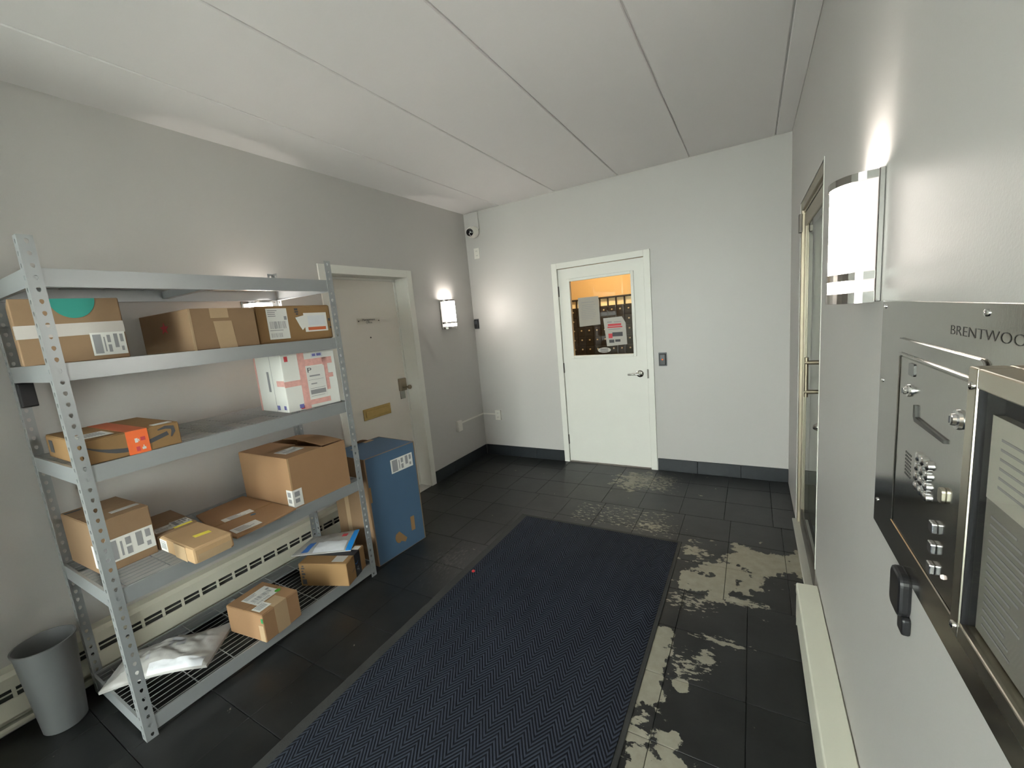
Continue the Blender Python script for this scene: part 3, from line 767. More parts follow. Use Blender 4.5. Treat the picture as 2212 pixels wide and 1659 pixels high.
# ------------------------------------------------------------------ steel shelf unit
FXs, BXs, YL, YR = .645, .075, -3.552, -2.335
LEVELS = (.090, .660, 1.165, 1.552, 1.885)
POST_H = 2.010
sh = empty('shelf_unit', (.36, -2.943, 0), label='five tier grey steel shelf rack loaded with parcels', cat='shelf')
SO = Vector((.36, -2.943, 0))
def post(cx, cy, dx, dy):
    """angle post, corner at (cx,cy), flanges running dx along x and dy along y, with keyhole punching"""
    mb = MB(); FWD, TH, PT = .040, .0022, .0407
    n = int(POST_H/PT)
    def flange(axis):
        def fn(u, z, t):
            if axis == 'x': return (cx+dx*u-SO.x, cy+dy*t-SO.y, z)
            return (cx+dx*t-SO.x, cy+dy*u-SO.y, z)
        for i in range(n):
            z0, z1 = i*PT, (i+1)*PT; zc = z0+PT*.55; uc = FWD*.55
            hole = []
            for k in range(8):
                a = math.pi/8+k*math.pi/4; r = .0062
                uu, zz = uc+r*math.cos(a), zc+r*math.sin(a)*(1.0 if math.sin(a) > 0 else 1.9)
                if math.sin(a) < -.5: uu = uc+(uu-uc)*.8
                hole.append((uu, zz))
            rect = [(FWD, zc+.004), (uc+.006, z1), (uc-.006, z1), (0, zc+.004), (0, zc-.006), (uc-.006, z0), (uc+.006, z0), (FWD, zc-.006)]
            cor = {0: (FWD, z1), 2: (0, z1), 4: (0, z0), 6: (FWD, z0)}
            ring = []
            for k in range(8):
                a, b = rect[k], rect[(k+1) % 8]
                q = [hole[k], a, b, hole[(k+1) % 8]]
                ring.append(q)
            for t in (0, TH):
                for k, q in enumerate(ring):
                    if k in cor: q = [q[0], q[1], cor[k], q[2], q[3]]
                    mb.add([fn(u, z, t) for u, z in q], [tuple(range(len(q)))])
            for k in range(8):
                a, b = hole[k], hole[(k+1) % 8]
                mb.add([fn(*a, 0), fn(*b, 0), fn(*b, TH), fn(*a, TH)], [(0, 1, 2, 3)])
        zt = n*PT
        for (a, b) in (((FWD, 0), (FWD, zt)), ((0, zt), (FWD, zt)), ((0, 0), (FWD, 0))):
            mb.add([fn(*a, 0), fn(*b, 0), fn(*b, TH), fn(*a, TH)], [(0, 1, 2, 3)])
    flange('x'); flange('y')
    return obj('post', mb, 'shelf_steel', sh)
post(FXs, YL, -1, 1); post(FXs, YR, -1, -1); post(BXs, YL, 1, 1); post(BXs, YR, 1, -1)
def bx(name, x0, y0, z0, x1, y1, z1, m='shelf_steel', bevel=.0015):
    return boxobj(name, (x0-SO.x, y0-SO.y, z0, x1-SO.x, y1-SO.y, z1), m, sh, bevel, seg=1)
def beam(name, axis, a0, a1, pos, out, zt):
    """channel beam: web with a ledge at the bottom and a lip on top"""
    BH = .064
    prof = [(0, zt), (.010, zt), (.010, zt-.003), (.003, zt-.003), (.003, zt-BH+.003), (.016, zt-BH+.003), (.016, zt-BH), (0, zt-BH)]
    def fn(u, z, t):
        if axis == 'y': return (pos-out*u-SO.x, t-SO.y, z)
        return (t-SO.x, pos-out*u-SO.y, z)
    return obj(name, MB().prism(prof, fn, a0, a1), 'shelf_steel', sh)
for zt in LEVELS:
    beam('beam', 'y', YL+.003, YR-.003, FXs-.0024, 1, zt); beam('beam', 'y', YL+.003, YR-.003, BXs+.0024, -1, zt)
    beam('side_beam', 'x', BXs+.0045, FXs-.0045, YL+.0024, -1, zt); beam('side_beam', 'x', BXs+.0045, FXs-.0045, YR-.0024, 1, zt)
    mb = MB(); zw = zt-.0018
    x = BXs+.018
    while x < FXs-.012:
        mb.tube((x-SO.x, YL+.012-SO.y, zw), (x-SO.x, YR-.012-SO.y, zw), .0016, 5); x += .0352
    y = YL+.06
    while y < YR-.03:
        mb.tube((BXs+.014-SO.x, y-SO.y, zw-.0035), (FXs-.014-SO.x, y-SO.y, zw-.0035), .0022, 5); y += .150
    obj('wire_deck', mb, 'wire_steel', sh)
    boxm = bx('cross_bar', BXs+.006, -2.96, zt-.05, FXs-.006, -2.935, zt-.012)

bb_ = empty('post_box', (.0785, -3.524, 1.380), label='small black box fixed to the rear left post under the fourth tier', cat='box')
boxobj('box_case', (0, -.0255, 0, .052, .0255, .105), 'black_plastic', bb_, bevel=.004)
boxobj('box_lid', (.052, -.023, .004, .060, .023, .101), 'grey_plastic', bb_, bevel=.003).data.materials[0] = MATS['black_plastic']
# ------------------------------------------------------------------ parcels
class Parcel:
    def __init__(s, name, label, near, z, yaw, a, b, h, material='cardboard', flaps='y', tape=None, open_top=False, bevel=.004, group='parcels on the rack', cat='box'):
        s.a, s.b, s.h = a, b, h
        s.e = empty(name, (near[0], near[1], z), math.radians(yaw), label=label, cat=cat, group=group)
        ft = .003
        if open_top:
            mb = MB(); t = .005; hh = h-ft
            mb.box(-a, 0, 0, 0, b, t); mb.box(-a, 0, t, 0, t, hh); mb.box(-a, b-t, t, 0, b, hh); mb.box(-a, t, t, -a+t, b-t, hh); mb.box(-t, t, t, 0, b-t, hh)
            s.body = obj('body', mb, material, s.e)
        else:
            s.body = obj('body', MB().box(-a, 0, 0, 0, b, h-ft if flaps else h), material, s.e, bevel=bevel)
        if flaps == 'y' and not open_top:       # seam runs along y
            for (x0, x1) in ((-a+.002, -a/2-.001), (-a/2+.001, -.002)): obj('flap', MB().box(x0, .002, h-ft, x1, b-.002, h), material, s.e, bevel=.001, seg=1)
        elif flaps == 'x' and not open_top:
            for (y0, y1) in ((.002, b/2-.001), (b/2+.001, b-.002)): obj('flap', MB().box(-a+.002, y0, h-ft, -.002, y1, h), material, s.e, bevel=.001, seg=1)
    def fn(s, face):
        a, b, h = s.a, s.b, s.h
        return {'R': lambda u, v, t: (t, u, v), 'N': lambda u, v, t: (-a+u, -t, v), 'T': lambda u, v, t: (-v, u, h+t)}[face]
    def dims(s, face): return {'R': (s.b, s.h), 'N': (s.a, s.h), 'T': (s.b, s.a)}[face]
    def decal(s, name, face, poly, material, t0=.0003, t1=.0011, parent=None, frac=True, label=None):
        dw, dh = s.dims(face)
        if frac: poly = [(u*dw, v*dh) for u, v in poly]
        o = obj(name, MB().prism(poly, s.fn(face), t0, t1), material, parent or s.e)
        if label: o['label'] = label
        return o
    def prints(s, face, polys, material, parent, t0=.0011, name='print', frac=True):
        dw, dh = s.dims(face); mb = MB()
        for p in polys:
            if frac: p = [(u*dw, v*dh) for u, v in p]
            mb.prism(p, s.fn(face), t0, t0+.0004)
        return tag(obj(name, mb, material, parent), kind='stuff')
    def ship_label(s, face, u0, v0, u1, v1, style=0, rot=0, t0=.0003, name='shipping_label', vertical=False):
        """white label with barcode and text rows, all in fractions of the face"""
        dw, dh = s.dims(face)
        c = ((u0+u1)/2*dw, (v0+v1)/2*dh)
        R = lambda poly: rotp([(u*dw, v*dh) for u, v in poly], rot, c)
        lab = s.decal(name, face, R(rectp(u0, v0, u1, v1)), 'paper', t0, t0+.0008, frac=False)
        U = lambda f: u0+(u1-u0)*f
        V = lambda f: v0+(v1-v0)*f
        dark, grey = [], []
        if vertical:
            sw = lambda p: [(U(q), V(r)) for (r, q) in p]
        else:
            sw = lambda p: [(U(q), V(r)) for (q, r) in p]
        if style == 0:
            for i in range(4): grey.append(sw(rectp(.06, .92-i*.06, rnd(.35, .6), .945-i*.06)))
            for i in range(16): dark.append(sw(rectp(.10+i*.05, .34, .10+i*.05+rnd(.012, .035), .58)))
            grey.append(sw(rectp(.06, .28, .7, .30)))
            for i in range(10): dark.append(sw(rectp(.10+i*.055, .06, .10+i*.055+rnd(.012, .03), .2)))
            dark.append(sw(rectp(.82, .62, .95, .74)))
        elif style == 1:
            grey.append(sw(rectp(.06, .08, .30, .92)))
            grey.append(sw(rectp(.36, .15, .40, .8)))
            dark.append(sw(rectp(.46, .55, .56, .88))); dark.append(sw(rectp(.46, .12, .56, .45)))
            dark.append(sw(rectp(.66, .30, .78, .92))); grey.append(sw(rectp(.84, .55, .94, .9)))
            grey.append(sw(rectp(.84, .15, .92, .35)))
        else:
            for i in range(8): dark.append(sw(rectp(.15+i*.09, .2, .15+i*.09+.045, .75)))
            grey.append(sw(rectp(.12, .82, .8, .88)))
        for (ps, m_) in ((dark, 'ink_grey'), (grey, 'ink_grey')):
            if ps: s.prints(face, [rotp([(u*dw, v*dh) for u, v in p], rot, c) for p in ps], m_, lab, t0+.0008, frac=False)
        return lab
Z1, Z2, Z3, Z4 = [z+.0003 for z in LEVELS[:4]]

# -- tier 4
p = Parcel('cardboard_box', 'cardboard box with a teal half circle on the upper left tier', (.500, -3.584), Z4, -9.5, .35, .293, .241, flaps=None)
p.decal('teal_disc', 'R', [(u, min(v, .998)) for u, v in [(.55+.215*math.cos(t), 1-.31*math.sin(t)) for t in [math.pi*i/24 for i in range(25)]]], 'teal_print')
p.decal('packing_tape', 'R', [(0, .40), (1, .43), (1, .62), (0, .60)], 'clear_tape', .0003, .0012)
p.decal('packing_tape', 'N', rectp(.9, .40, 1, .60), 'clear_tape')
p.ship_label('R', .64, .07, .985, .44, 1, t0=.0013)
p = Parcel('cardboard_box', 'long cardboard box stamped with a red star on the upper tier', (.600, -3.084), Z4, .3, .503, .294, .188, flaps=None)
st = []
for i in range(10):
    r = 1.0 if i % 2 == 0 else .42; t = math.pi/2+i*math.pi/5; st.append((.255+.046*r*math.cos(t), .115+.030*r*math.sin(t)))
p.decal('red_star', 'N', st, 'red_print', frac=False)
p.decal('packing_tape', 'R', rectp(.30, .76, .57, 1), 'kraft_tape'); p.decal('packing_tape', 'R', [(.36, 0), (.63, 0), (.60, .68), (.33, .68)], 'kraft_tape')
p.decal('seam_fold', 'R', rectp(0, 0, .035, 1), 'kraft_tape', .0002, .0006)
p = Parcel('cardboard_box', 'flat ended cardboard box with two white labels beside the front post', (.570, -2.770), Z4, -3.0, .30, .425, .196, 'cardboard_warm', flaps=None, bevel=.010)
p.ship_label('R', .12, .10, .38, .93, 0)
pc = p.decal('document_pouch', 'R', rectp(.60, .24, .93, .78), 'paper', .0003, .0012)
p.prints('R', [rectp(.64, .28, .90, .37)], 'orange_print', pc); p.prints('R', [rectp(.65, .42, .90, .70)], 'ink_grey', pc).data.materials[0] = MATS['poly_white']
p.decal('torn_label', 'R', [(.485, .66), (.61, .72), (.61, .40), (.56, .30), (.53, .42)], 'paper')
p.prints('R', [rectp(.485, .80, .535, .84), rectp(.485, .86, .53, .92), rectp(.50, .74, .53, .78)], 'ink', p.e, .0002)
p.prints('R', [rectp(.95, .52, .98, .60), rectp(.96, .30, .985, .36)], 'ink', p.e, .0002)
# -- tier 3
p = Parcel('mailing_carton', 'white carton wrapped in pink printed tape on the middle tier', (.572, -2.686), Z3, -5.0, .31, .318, .319, 'white_box', flaps='x')
p.decal('printed_tape', 'R', rectp(.29, 0, .41, 1), 'pink_tape'); p.decal('printed_tape', 'R', rectp(.74, .28, .83, .88), 'pink_tape')
p.decal('printed_tape', 'R', rectp(0, .44, .29, .54), 'pink_tape'); p.decal('printed_tape', 'R', rectp(.41, .76, .93, .88), 'pink_tape')
p.decal('printed_tape', 'R', rectp(.41, .06, .80, .15), 'pink_tape'); p.decal('printed_tape', 'R', rectp(.83, .50, .92, .58), 'pink_tape')
p.decal('printed_tape', 'N', rectp(.74, .46, 1, .56), 'pink_tape'); p.decal('printed_tape', 'N', rectp(.0, 0, .06, 1), 'pink_tape')
lb = p.decal('shipping_label', 'R', rectp(.41, .17, .76, .74), 'paper', .0012, .002)
p.prints('R', [rectp(.46, .56, .66, .585), rectp(.43, .50, .72, .505), rectp(.44, .24, .73, .32), rectp(.44, .345, .73, .352), rectp(.47, .42, .58, .44), rectp(.44, .205, .70, .212)], 'ink_grey', lb, .002)
tm = text_mb('P', .055)
obj('lettering', xform(tm, lambda a, b, c: (.0024, .425*p.b+a, .64*p.h+b*.7)), 'ink', lb)
lb = p.decal('stamp_sticker', 'R', rectp(.54, .90, .76, .985), 'poly_white', .0012, .0018); p.prints('R', [rectp(.565, .92, .63, .965), rectp(.65, .92, .735, .965)], 'violet_print', lb, .0018)
p.prints('R', [rectp(.06, .88, .12, .97), rectp(.22, .02, .29, .08)], 'red_print', p.e, .0003); p.prints('R', [rectp(.20, .04, .28, .11)], 'violet_print', p.e, .0012)
p.prints('N', [rectp(.42, .36, .50, .72), ], 'ink_grey', p.e, .0003); p.prints('N', [rectp(.60, 0, .608, 1)], 'ink_grey', p.e, .0003)
p.prints('N', [rectp(.62, .04, .72, .12), rectp(.86, .05, .94, .12)], 'violet_print', p.e, .0003)
p = Parcel('cardboard_box', 'flat cardboard box with a dark smile arrow and orange tape on the middle tier', (.630, -3.524), Z3, -.6, .436, .309, .095, 'cardboard_warm', flaps='y')
def stroke(pts, ws):
    L_, R_ = [], []
    for i, (x_, y_) in enumerate(pts):
        a = pts[max(0, i-1)]; b = pts[min(len(pts)-1, i+1)]; d = Vector((b[0]-a[0], b[1]-a[1])); d.normalize(); n_ = Vector((-d.y, d.x))*ws[i]/2
        L_.append((x_+n_.x, y_+n_.y)); R_.append((x_-n_.x, y_-n_.y))
    return L_, R_
def stroke_polys(pts, ws):
    L_, R_ = stroke(pts, ws); return [[L_[i], R_[i], R_[i+1], L_[i+1]] for i in range(len(pts)-1)]
sm = []
for i in range(13):
    f = i/12; u = .03+.83*f
    v = .74-1.75*f+1.62*f*f if f < .55 else None
    if v is None:
        g = (f-.55)/.45; v0_ = .74-1.75*.55+1.62*.3025; v = v0_+.32*g+.02*g*g
    sm.append((u*p.b, (v-.02)*p.h))
ws = [.003+.014*min(1, i/4) for i in range(13)]
arrow = p.prints('R', stroke_polys(sm, ws)+stroke_polys([(.755*p.b, .80*p.h), (.84*p.b, .86*p.h), (.92*p.b, .80*p.h), (.925*p.b, .62*p.h), (.89*p.b, .40*p.h)], [.004, .013, .016, .014, .004]), 'ink', p.e, .0002, 'smile_arrow', frac=False)
ot = p.decal('orange_tape', 'R', rectp(.42, 0, .645, 1), 'orange_tape', .0008, .0016)
p.prints('R', [rectp(.50, .48, .53, .66), rectp(.535, .52, .545, .62), rectp(.56, .14, .60, .24), rectp(.575, .24, .585, .32)], 'paper', ot, .0016)
p.prints('R', [rectp(.56, .52, .61, .68), rectp(.50, .10, .54, .30)], 'red_print', ot, .0016)
p.decal('orange_tape', 'T', rectp(.42, 0, .645, 1), 'orange_tape', .0003, .0010).data.materials[0] = MATS['orange_print']
p.ship_label('T', .04, .10, .36, .42, 2); p.decal('paper_label', 'T', rectp(.74, .04, .95, .14), 'paper')
p.prints('N', [rectp(.08, .25, .2, .8)], 'ink', p.e, .0002)
# -- tier 2
p = Parcel('cardboard_box', 'large cardboard box with a half open lid on the second tier', (.638, -2.786), Z2, .1, .472, .367, .281, 'cardboard_orange', flaps=None, open_top=True)
a_, b_, h_ = p.a, p.b, p.h
mb = MB().prism([(.002, .002), (b_*.60, .002), (b_*.50, a_*.46), (.002, a_*.50)], p.fn('T'), -.003, 0); obj('flap', mb, 'cardboard_orange', p.e)
mb = MB().prism([(.002, a_*.50), (b_*.56, a_*.50), (b_*.52, a_-.002), (.002, a_-.002)], p.fn('T'), -.003, 0); obj('flap', mb, 'cardboard_orange', p.e)
def lift(u, v, t):
    return (-v, u, h_+t+.022*max(0, math.sin(math.pi*min(1, max(0, v/a_))))*(1-abs(u/b_-.75)*1.2))
mb = MB(); n_ = 8
for i in range(n_):
    v0_, v1_ = a_*(.05+.9*i/n_), a_*(.05+.9*(i+1)/n_)
    l0, l1 = b_*(.62+.02*i/n_), b_*(.62+.02*(i+1)/n_)
    if i >= 4: l0, l1 = b_*(.64+.05*(i-4)/4), b_*(.64+.05*(i-3)/4)
    mb.add([lift(l0, v0_, 0), lift(b_-.002, v0_, -.002), lift(b_-.002, v1_, -.002), lift(l1, v1_, 0), lift(l0, v0_, -.003), lift(b_-.002, v0_, -.005), lift(b_-.002, v1_, -.005), lift(l1, v1_, -.003)],
           [(0, 1, 2, 3), (7, 6, 5, 4), (0, 4, 5, 1), (1, 5, 6, 2), (2, 6, 7, 3), (3, 7, 4, 0)])
obj('raised_flap', mb, 'cardboard_orange', p.e)
p.ship_label('T', .14, .20, .46, .42, 0, rot=4)
lb = p.decal('corner_label', 'R', rectp(.0, .02, .15, .36), 'paper', .0003, .0011); p.prints('R', [rectp(.03, .22, .11, .32), rectp(.03, .10, .10, .18)], 'ink_grey', lb)
lb = p.decal('corner_label', 'N', rectp(.89, .02, 1.0, .36), 'paper', .0003, .0011); p.prints('N', [rectp(.91, .22, .97, .32), rectp(.91, .10, .97, .18)], 'ink_grey', lb)
p.decal('box_edge', 'R', rectp(0, .36, .022, 1), 'cardboard_light', .0001, .0005)
p = Parcel('cardboard_box', 'brown cardboard box with a wide white label at the left end of the second tier', (.431, -3.508), Z2, 1.8, .335, .195, .228, 'cardboard', flaps='y')
p.ship_label('R', .04, .16, .98, .60, 1); p.decal('round_mark', 'R', disc(.03, .60, .035, 16), 'ink', .0012, .0018)
p.decal('corner_label', 'N', rectp(.86, .12, 1, .56), 'paper'); p.decal('clear_tape', 'T', rectp(.45, .18, .95, .28), 'clear_tape'); p.prints('T', [rectp(.02, .86, .30, .92)], 'ink', p.e, .0003)
p = Parcel('cardboard_box', 'flat cardboard box with a yellow strip lying behind the overhanging parcel', (.417, -3.308), Z2, -2.4, .320, .162, .072, 'cardboard', flaps='y')
p.ship_label('T', .05, .08, .52, .30, 0); p.ship_label('T', .52, .10, .95, .36, 1); p.decal('yellow_strip', 'T', rectp(.45, .02, .90, .09), 'yellow_tape', .0012, .0018)
p = Parcel('cardboard_box', 'small light cardboard box overhanging the front edge of the second tier', (.742, -3.303), Z2, .1, .315, .160, .070, 'cardboard_light', flaps=None, bevel=.010)
p.decal('yellow_strip', 'T', rotp(rectp(.40, .36, .78, .46), -6), 'yellow_tape'); p.ship_label('N', .02, .12, .24, .90, 2); p.decal('packing_tape', 'N', rectp(.46, .02, .80, .98), 'kraft_tape')
p.decal('packing_tape', 'R', rectp(.1, .05, .9, .55), 'kraft_tape')
# flat kraft mailer under the big box
fm = empty('kraft_mailer', (.42, -2.95, Z2), label='flat brown mailer lying between the overhanging parcel and the large box', cat='mailer', group='parcels on the rack')
def FM(u, v, t): return (u-.42, v+2.95, t)
ol = [(.17, -3.055), (.15, -2.80), (.42, -2.792), (.660, -2.792), (.676, -2.90), (.682, -3.105), (.56, -3.118), (.40, -3.10)]
obj('body', MB().prism(ol, FM, .002, .014), 'cardboard_orange', fm, bevel=.004)
obj('fold_crease', MB().prism([(.44, -3.10), (.455, -3.10), (.46, -2.80), (.447, -2.80)], FM, .0141, .0148), 'cardboard_warm', fm)
for (poly, nm) in ((rotp(rectp(.575, -3.085, .65, -2.965), -4), 0), (rotp(rectp(.40, -3.04, .455, -2.90), -6), 1)):
    lb = obj('shipping_label', MB().prism(poly, FM, .0142, .0150), 'paper', fm)
    c = (sum(q[0] for q in poly)/4, sum(q[1] for q in poly)/4)
    mb = MB()
    for i in range(5): mb.prism(rectp(c[0]-.025+i*.011, c[1]-.045, c[0]-.020+i*.011, c[1]+rnd(.0, .045)), FM, .0150, .0154)
    obj('print', mb, 'ink_grey', lb)
obj('blue_mark', MB().prism(disc(.50, -2.93, .013, 10), FM, .0142, .0148), 'blue_card', fm)
# -- tier 1
p = Parcel('cardboard_box', 'cardboard box with a black tape band at the right end of the bottom tier', (.706, -2.586), Z1, 21.6, .312, .209, .145, 'cardboard_warm', flaps='x')
bt = p.decal('black_tape', 'R', rectp(.42, 0, .72, 1), 'black_tape', .0003, .0012); p.prints('R', stroke_polys([(.09, .09), (.098, .082), (.112, .082), (.124, .092)], [.002, .004, .004, .002]), 'poly_blue_dark', bt, .0012, frac=False)
p.prints('R', [rectp(.48, .28, .55, .34), rectp(.55, .20, .60, .28), rectp(.52, .36, .58, .40)], 'ink_grey', bt, .0012)
p.decal('black_tape', 'T', rectp(.42, 0, .72, 1), 'black_tape'); p.decal('paper_label', 'T', rectp(.10, .10, .40, .34), 'paper_grey'); p.decal('paper_label', 'T', rectp(.72, .02, .92, .16), 'paper')
p.prints('N', [rectp(.04, .08, .13, .30), rectp(.05, .36, .09, .44), rectp(.05, .50, .12, .58), rectp(.05, .64, .09, .70), rectp(.05, .76, .12, .82), rectp(.07, .86, .11, .92)], 'ink', p.e, .0002)
p.prints('R', stroke_polys([(.05, .055), (.072, .062), (.088, .07)], [.002, .004, .002]), 'ink', p.e, .0002, frac=False)
p = Parcel('cardboard_box', 'small cardboard box with two white labels and a green dot on the bottom tier', (.690, -3.070), Z1, 7.1, .272, .206, .151, 'cardboard_orange', flaps='y')
p.decal('packing_tape', 'R', rectp(.32, 0, .66, 1), 'kraft_tape'); p.decal('packing_tape', 'T', rectp(.32, 0, .66, .30), 'kraft_tape')
p.ship_label('T', .22, .34, .86, .80, 0, t0=.0013); p.ship_label('T', .06, .12, .38, .34, 2, t0=.0013)
p.decal('green_dot', 'T', disc(.82, .38, .07, 16, ry=.055), 'green_print', .0022, .0028)
p.decal('green_mark', 'N', rectp(.95, .70, 1, .86), 'green_mark'); p.decal('kraft_strip', 'N', rectp(.86, .02, .99, .60), 'kraft_tape')

# soft mailers: closed bags with a pinched rim and creases
def bag(name, label, quad, z0, nu, nv, hgt, material, seed, bow=(0, 0, 0, 0), droop=0., cat='mailer', crump=.010):
    A, B, C_, D = [Vector(q) for q in quad]; c0 = (A+B+C_+D)/4
    e = empty(name, (c0.x, c0.y, z0), label=label, cat=cat, group='parcels on the rack')
    def base(u, v):
        q = A.lerp(D, u).lerp(B.lerp(C_, u), v)
        # rims bow in or out a little
        nrm = Vector((-(D-A).y, (D-A).x)).normalized() if len(q) == 2 else Vector((-(D-A).y, (D-A).x, 0)).normalized()
        q = q+nrm*(bow[0]*math.sin(math.pi*u)*(1-v)+bow[1]*math.sin(math.pi*u)*v)
        return q
    def top(u, v, off=0):
        q = base(u, v); rim = min(1, 5*min(u, 1-u, v, 1-v)); rim = rim**.6
        n_ = noise.noise(Vector((u*5+seed, v*4, seed)))*.5+noise.noise(Vector((u*11, v*13+seed, 2.)))*.28+abs(noise.noise(Vector((u*8+v*6, u*3-v*7, seed))))*.5
        z = hgt(u, v)*(.35+.65*rim)+crump*n_*rim+.003
        return Vector((q.x-c0.x, q.y-c0.y, max(.002, z)+q.z-z0+off))
    def bot(u, v):
        q = base(u, v); return Vector((q.x-c0.x, q.y-c0.y, .0005+max(0, q.z-z0)))
    vs, fs = [], []
    for j in range(nv+1):
        for i in range(nu+1): vs.append(top(i/nu, j/nv))
    nb = len(vs)
    for j in range(nv+1):
        for i in range(nu+1): vs.append(bot(i/nu, j/nv))
    k = lambda i, j: j*(nu+1)+i
    for j in range(nv):
        for i in range(nu):
            fs.append((k(i, j), k(i+1, j), k(i+1, j+1), k(i, j+1))); fs.append((nb+k(i, j+1), nb+k(i+1, j+1), nb+k(i+1, j), nb+k(i, j)))
    for i in range(nu):
        fs.append((k(i+1, 0), k(i, 0), nb+k(i, 0), nb+k(i+1, 0))); fs.append((k(i, nv), k(i+1, nv), nb+k(i+1, nv), nb+k(i, nv)))
    for j in range(nv):
        fs.append((k(0, j), k(0, j+1), nb+k(0, j+1), nb+k(0, j))); fs.append((k(nu, j+1), k(nu, j), nb+k(nu, j), nb+k(nu, j+1)))
    obj('bag_body', MB().add(vs, fs), material, e, smooth=True)
    def patch(nm, u0, u1, v0, v1, m_, skew=0., n1=10, n2=5):
        mb = MB(); vs = []; fs = []
        for off in (.0012, .0004):
            for j in range(n2+1):
                for i in range(n1+1):
                    v = v0+(v1-v0)*j/n2; u = u0+(u1-u0)*i/n1+skew*(v-v0)
                    vs.append(top(min(1, max(0, u)), min(1, max(0, v)), off))
        kk = lambda i, j, l: l*(n1+1)*(n2+1)+j*(n1+1)+i
        for j in range(n2):
            for i in range(n1):
                fs.append((kk(i, j, 0), kk(i+1, j, 0), kk(i+1, j+1, 0), kk(i, j+1, 0)))
        return obj(nm, mb.add(vs[:(n1+1)*(n2+1)], fs), m_, e, smooth=True)
    return e, patch
e, patch = bag('poly_mailer', 'crumpled white plastic mailer on the bottom tier at the left end',
               [(.275, -3.580, Z1), (.105, -3.425, Z1), (.375, -3.062, Z1), (.572, -3.285, Z1)], Z1, 44, 30,
               lambda u, v: .030+.035*math.sin(math.pi*min(1, v*1.1))*math.sin(math.pi*min(1, u*1.2)), 'poly_grey', 3.3, bow=(.03, 0, 0, 0), crump=.026)
patch('painted_fold_light', .40, .95, .0, .16, 'poly_white', .0, 24, 6)  # whiter patch: the lit fold's brightness is put into the colour
patch('print', .34, .38, .24, .34, 'ink_grey'); patch('print', .50, .54, .48, .58, 'ink_grey'); patch('print', .50, .62, .60, .68, 'ink_grey'); patch('print', .58, .66, .44, .58, 'ink_grey')
patch('print', .36, .52, .78, .80, 'ink')
ZK = Z1+.1465
e, patch = bag('poly_mailer', 'white and blue plastic mailer resting on the box with black tape',
               [(.300, -2.668, ZK), (.232, -2.468, ZK+.006), (.500, -2.305, ZK+.03), (.620, -2.480, ZK+.002)], ZK, 34, 24,
               lambda u, v: .008+.014*math.sin(math.pi*u)*math.sin(math.pi*v), 'poly_grey', 8.1, bow=(.0, 0, 0, 0))
patch('blue_band', .91, 1.0, .0, 1.0, 'poly_blue', 0, 4, 14); patch('bright_panel', .35, .88, .02, .42, 'poly_white', 0, 14, 8)
patch('blue_stripe', .14, .26, .05, .45, 'poly_blue_dark', .1, 5, 8); patch('red_mark', .72, .82, .62, .80, 'red_print', 0, 4, 4)

# -- large blue carton on the floor
p = Parcel('blue_carton', 'tall blue faced carton standing on the floor beside the rack', (.600, -2.272), 0, -5.0, .40, .430, .755, 'cardboard', flaps=None, bevel=.003, group='parcels on the floor')
p.decal('blue_face', 'R', rectp(.02, .006, .975, .995), 'blue_card', .0002, .0010); p.decal('blue_lid', 'T', [(.0, .006), (.97, .006), (.97, .95), (.80, .99), (.72, .94), (.5, .985), (.0, .99)], 'blue_card', .0002, .0010)
lb = p.ship_label('R', .47, .775, .92, .905, 1, t0=.0011)
p.decal('worn_patch', 'R', rotp(disc(.43, .155, .065, 14, ry=.048), -20), 'cardboard_warm', .0010, .0015)
p.decal('worn_patch', 'R', [(.38, .20), (.46, .215), (.60, .115), (.56, .085), (.46, .12)], 'cardboard_warm', .0011, .0016)
p.decal('worn_patch', 'R', rotp(rectp(.715, .15, .795, .29), -2), 'cardboard_warm', .0010, .0015)
p.decal('worn_patch', 'R', rectp(.02, .60, .05, .74), 'cardboard_warm', .0010, .0015)
p.decal('worn_patch', 'T', rectp(.25, .55, .29, .75), 'kraft_tape', .0010, .0014); p.decal('worn_patch', 'T', rectp(.62, .86, .80, .99), 'kraft_tape', .0010, .0016)
p.decal('packing_tape', 'N', rectp(.28, .0, .40, 1), 'kraft_tape')
mb = MB()
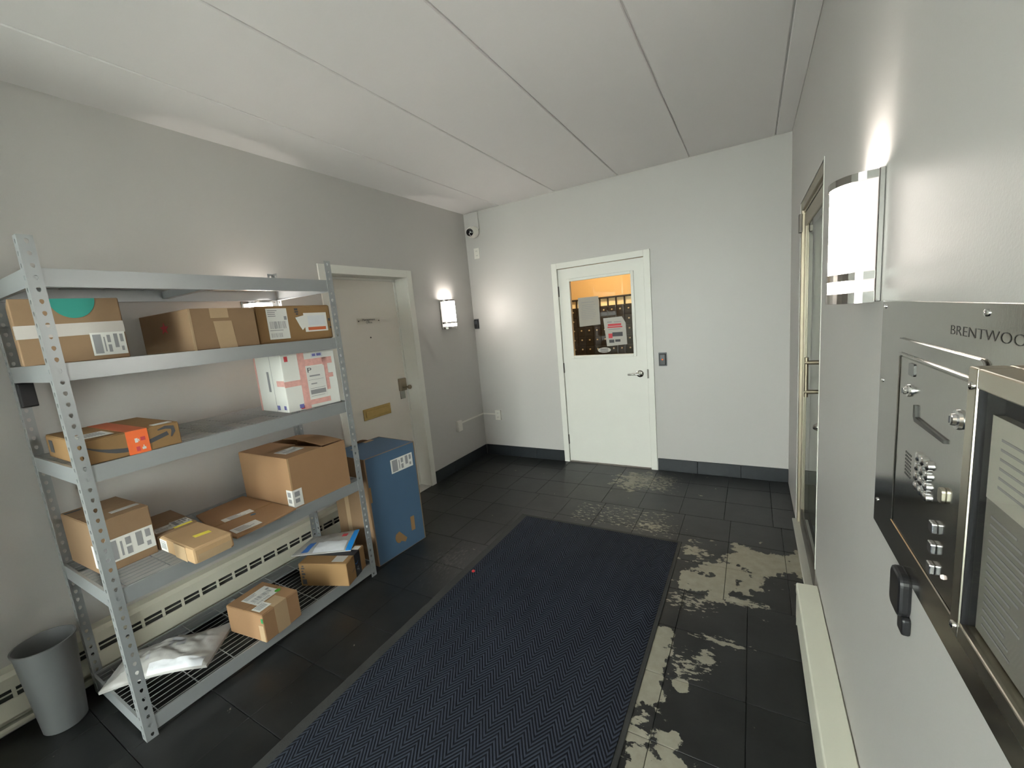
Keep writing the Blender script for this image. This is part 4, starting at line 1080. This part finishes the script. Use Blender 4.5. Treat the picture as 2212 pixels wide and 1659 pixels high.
for i in range(6):
    u0_, u1_ = p.b*(.40+.06*i), p.b*(.40+.06*(i+1)); f0, f1 = math.sin(math.pi*i/6), math.sin(math.pi*(i+1)/6)
    mb.add([(-p.a, u0_, p.h), (-p.a, u1_, p.h), (-p.a+.02, u1_, p.h+.022*f1), (-p.a+.02, u0_, p.h+.022*f0), (-p.a-.003, u0_, p.h), (-p.a-.003, u1_, p.h), (-p.a+.017, u1_, p.h+.024*f1), (-p.a+.017, u0_, p.h+.024*f0)],
           [(0, 1, 2, 3), (7, 6, 5, 4), (0, 4, 5, 1), (3, 2, 6, 7), (0, 3, 7, 4), (1, 5, 6, 2)])
obj('torn_flap', mb, 'cardboard', p.e)

# ------------------------------------------------------------------ bin, mat, red bead
tb = empty('waste_bin', (.165, -3.672, 0), label='small grey plastic waste bin on the floor left of the rack', cat='bin')
obj('bin_shell', MB().lathe([(.066, .0), (.070, .004), (.094, .385), (.099, .388), (.099, .394), (.093, .394), (.089, .386), (.066, .010), (.0005, .010)], (0, 0, 0), (0, 0, 1), 40, cap=False), 'bin_plastic', tb, smooth=True)
obj('bin_base', MB().lathe([(.0005, .0), (.066, .0)], (0, 0, 0), (0, 0, 1), 40, cap=False), 'bin_plastic', tb)
em = empty('entrance_mat', (1.765, -2.9, 0), label='long dark blue herringbone entrance mat on the tiled floor', cat='mat')
mx0, mx1, my0, my1 = 1.160-1.765, 2.372-1.765, YF+.12+2.9, -1.268+2.9
bd = .055
obj('mat_field', MB().box(mx0+bd, my0+bd, .0, mx1-.022, my1-.03, .009), 'mat_herringbone', em)
for b_ in ((mx0, my0, 0, mx0+bd, my1, .006), (mx1-.022, my0, 0, mx1, my1, .006), (mx0+bd, my1-.03, 0, mx1-.022, my1, .006), (mx0+bd, my0, 0, mx1-.022, my0+bd, .006)):
    boxobj('mat_border', b_, 'mat_rubber', em, bevel=.003)
rb = obj('red_cap', MB().lathe([(.009, 0), (.0105, .002), (.0105, .007), (.007, .009), (.001, .0095)], (1.243, -2.083, .0092), (0, 0, 1), 14), 'red_plastic', None, smooth=True)
tag(rb, 'tiny red plastic cap lying on the left part of the mat', 'cap')
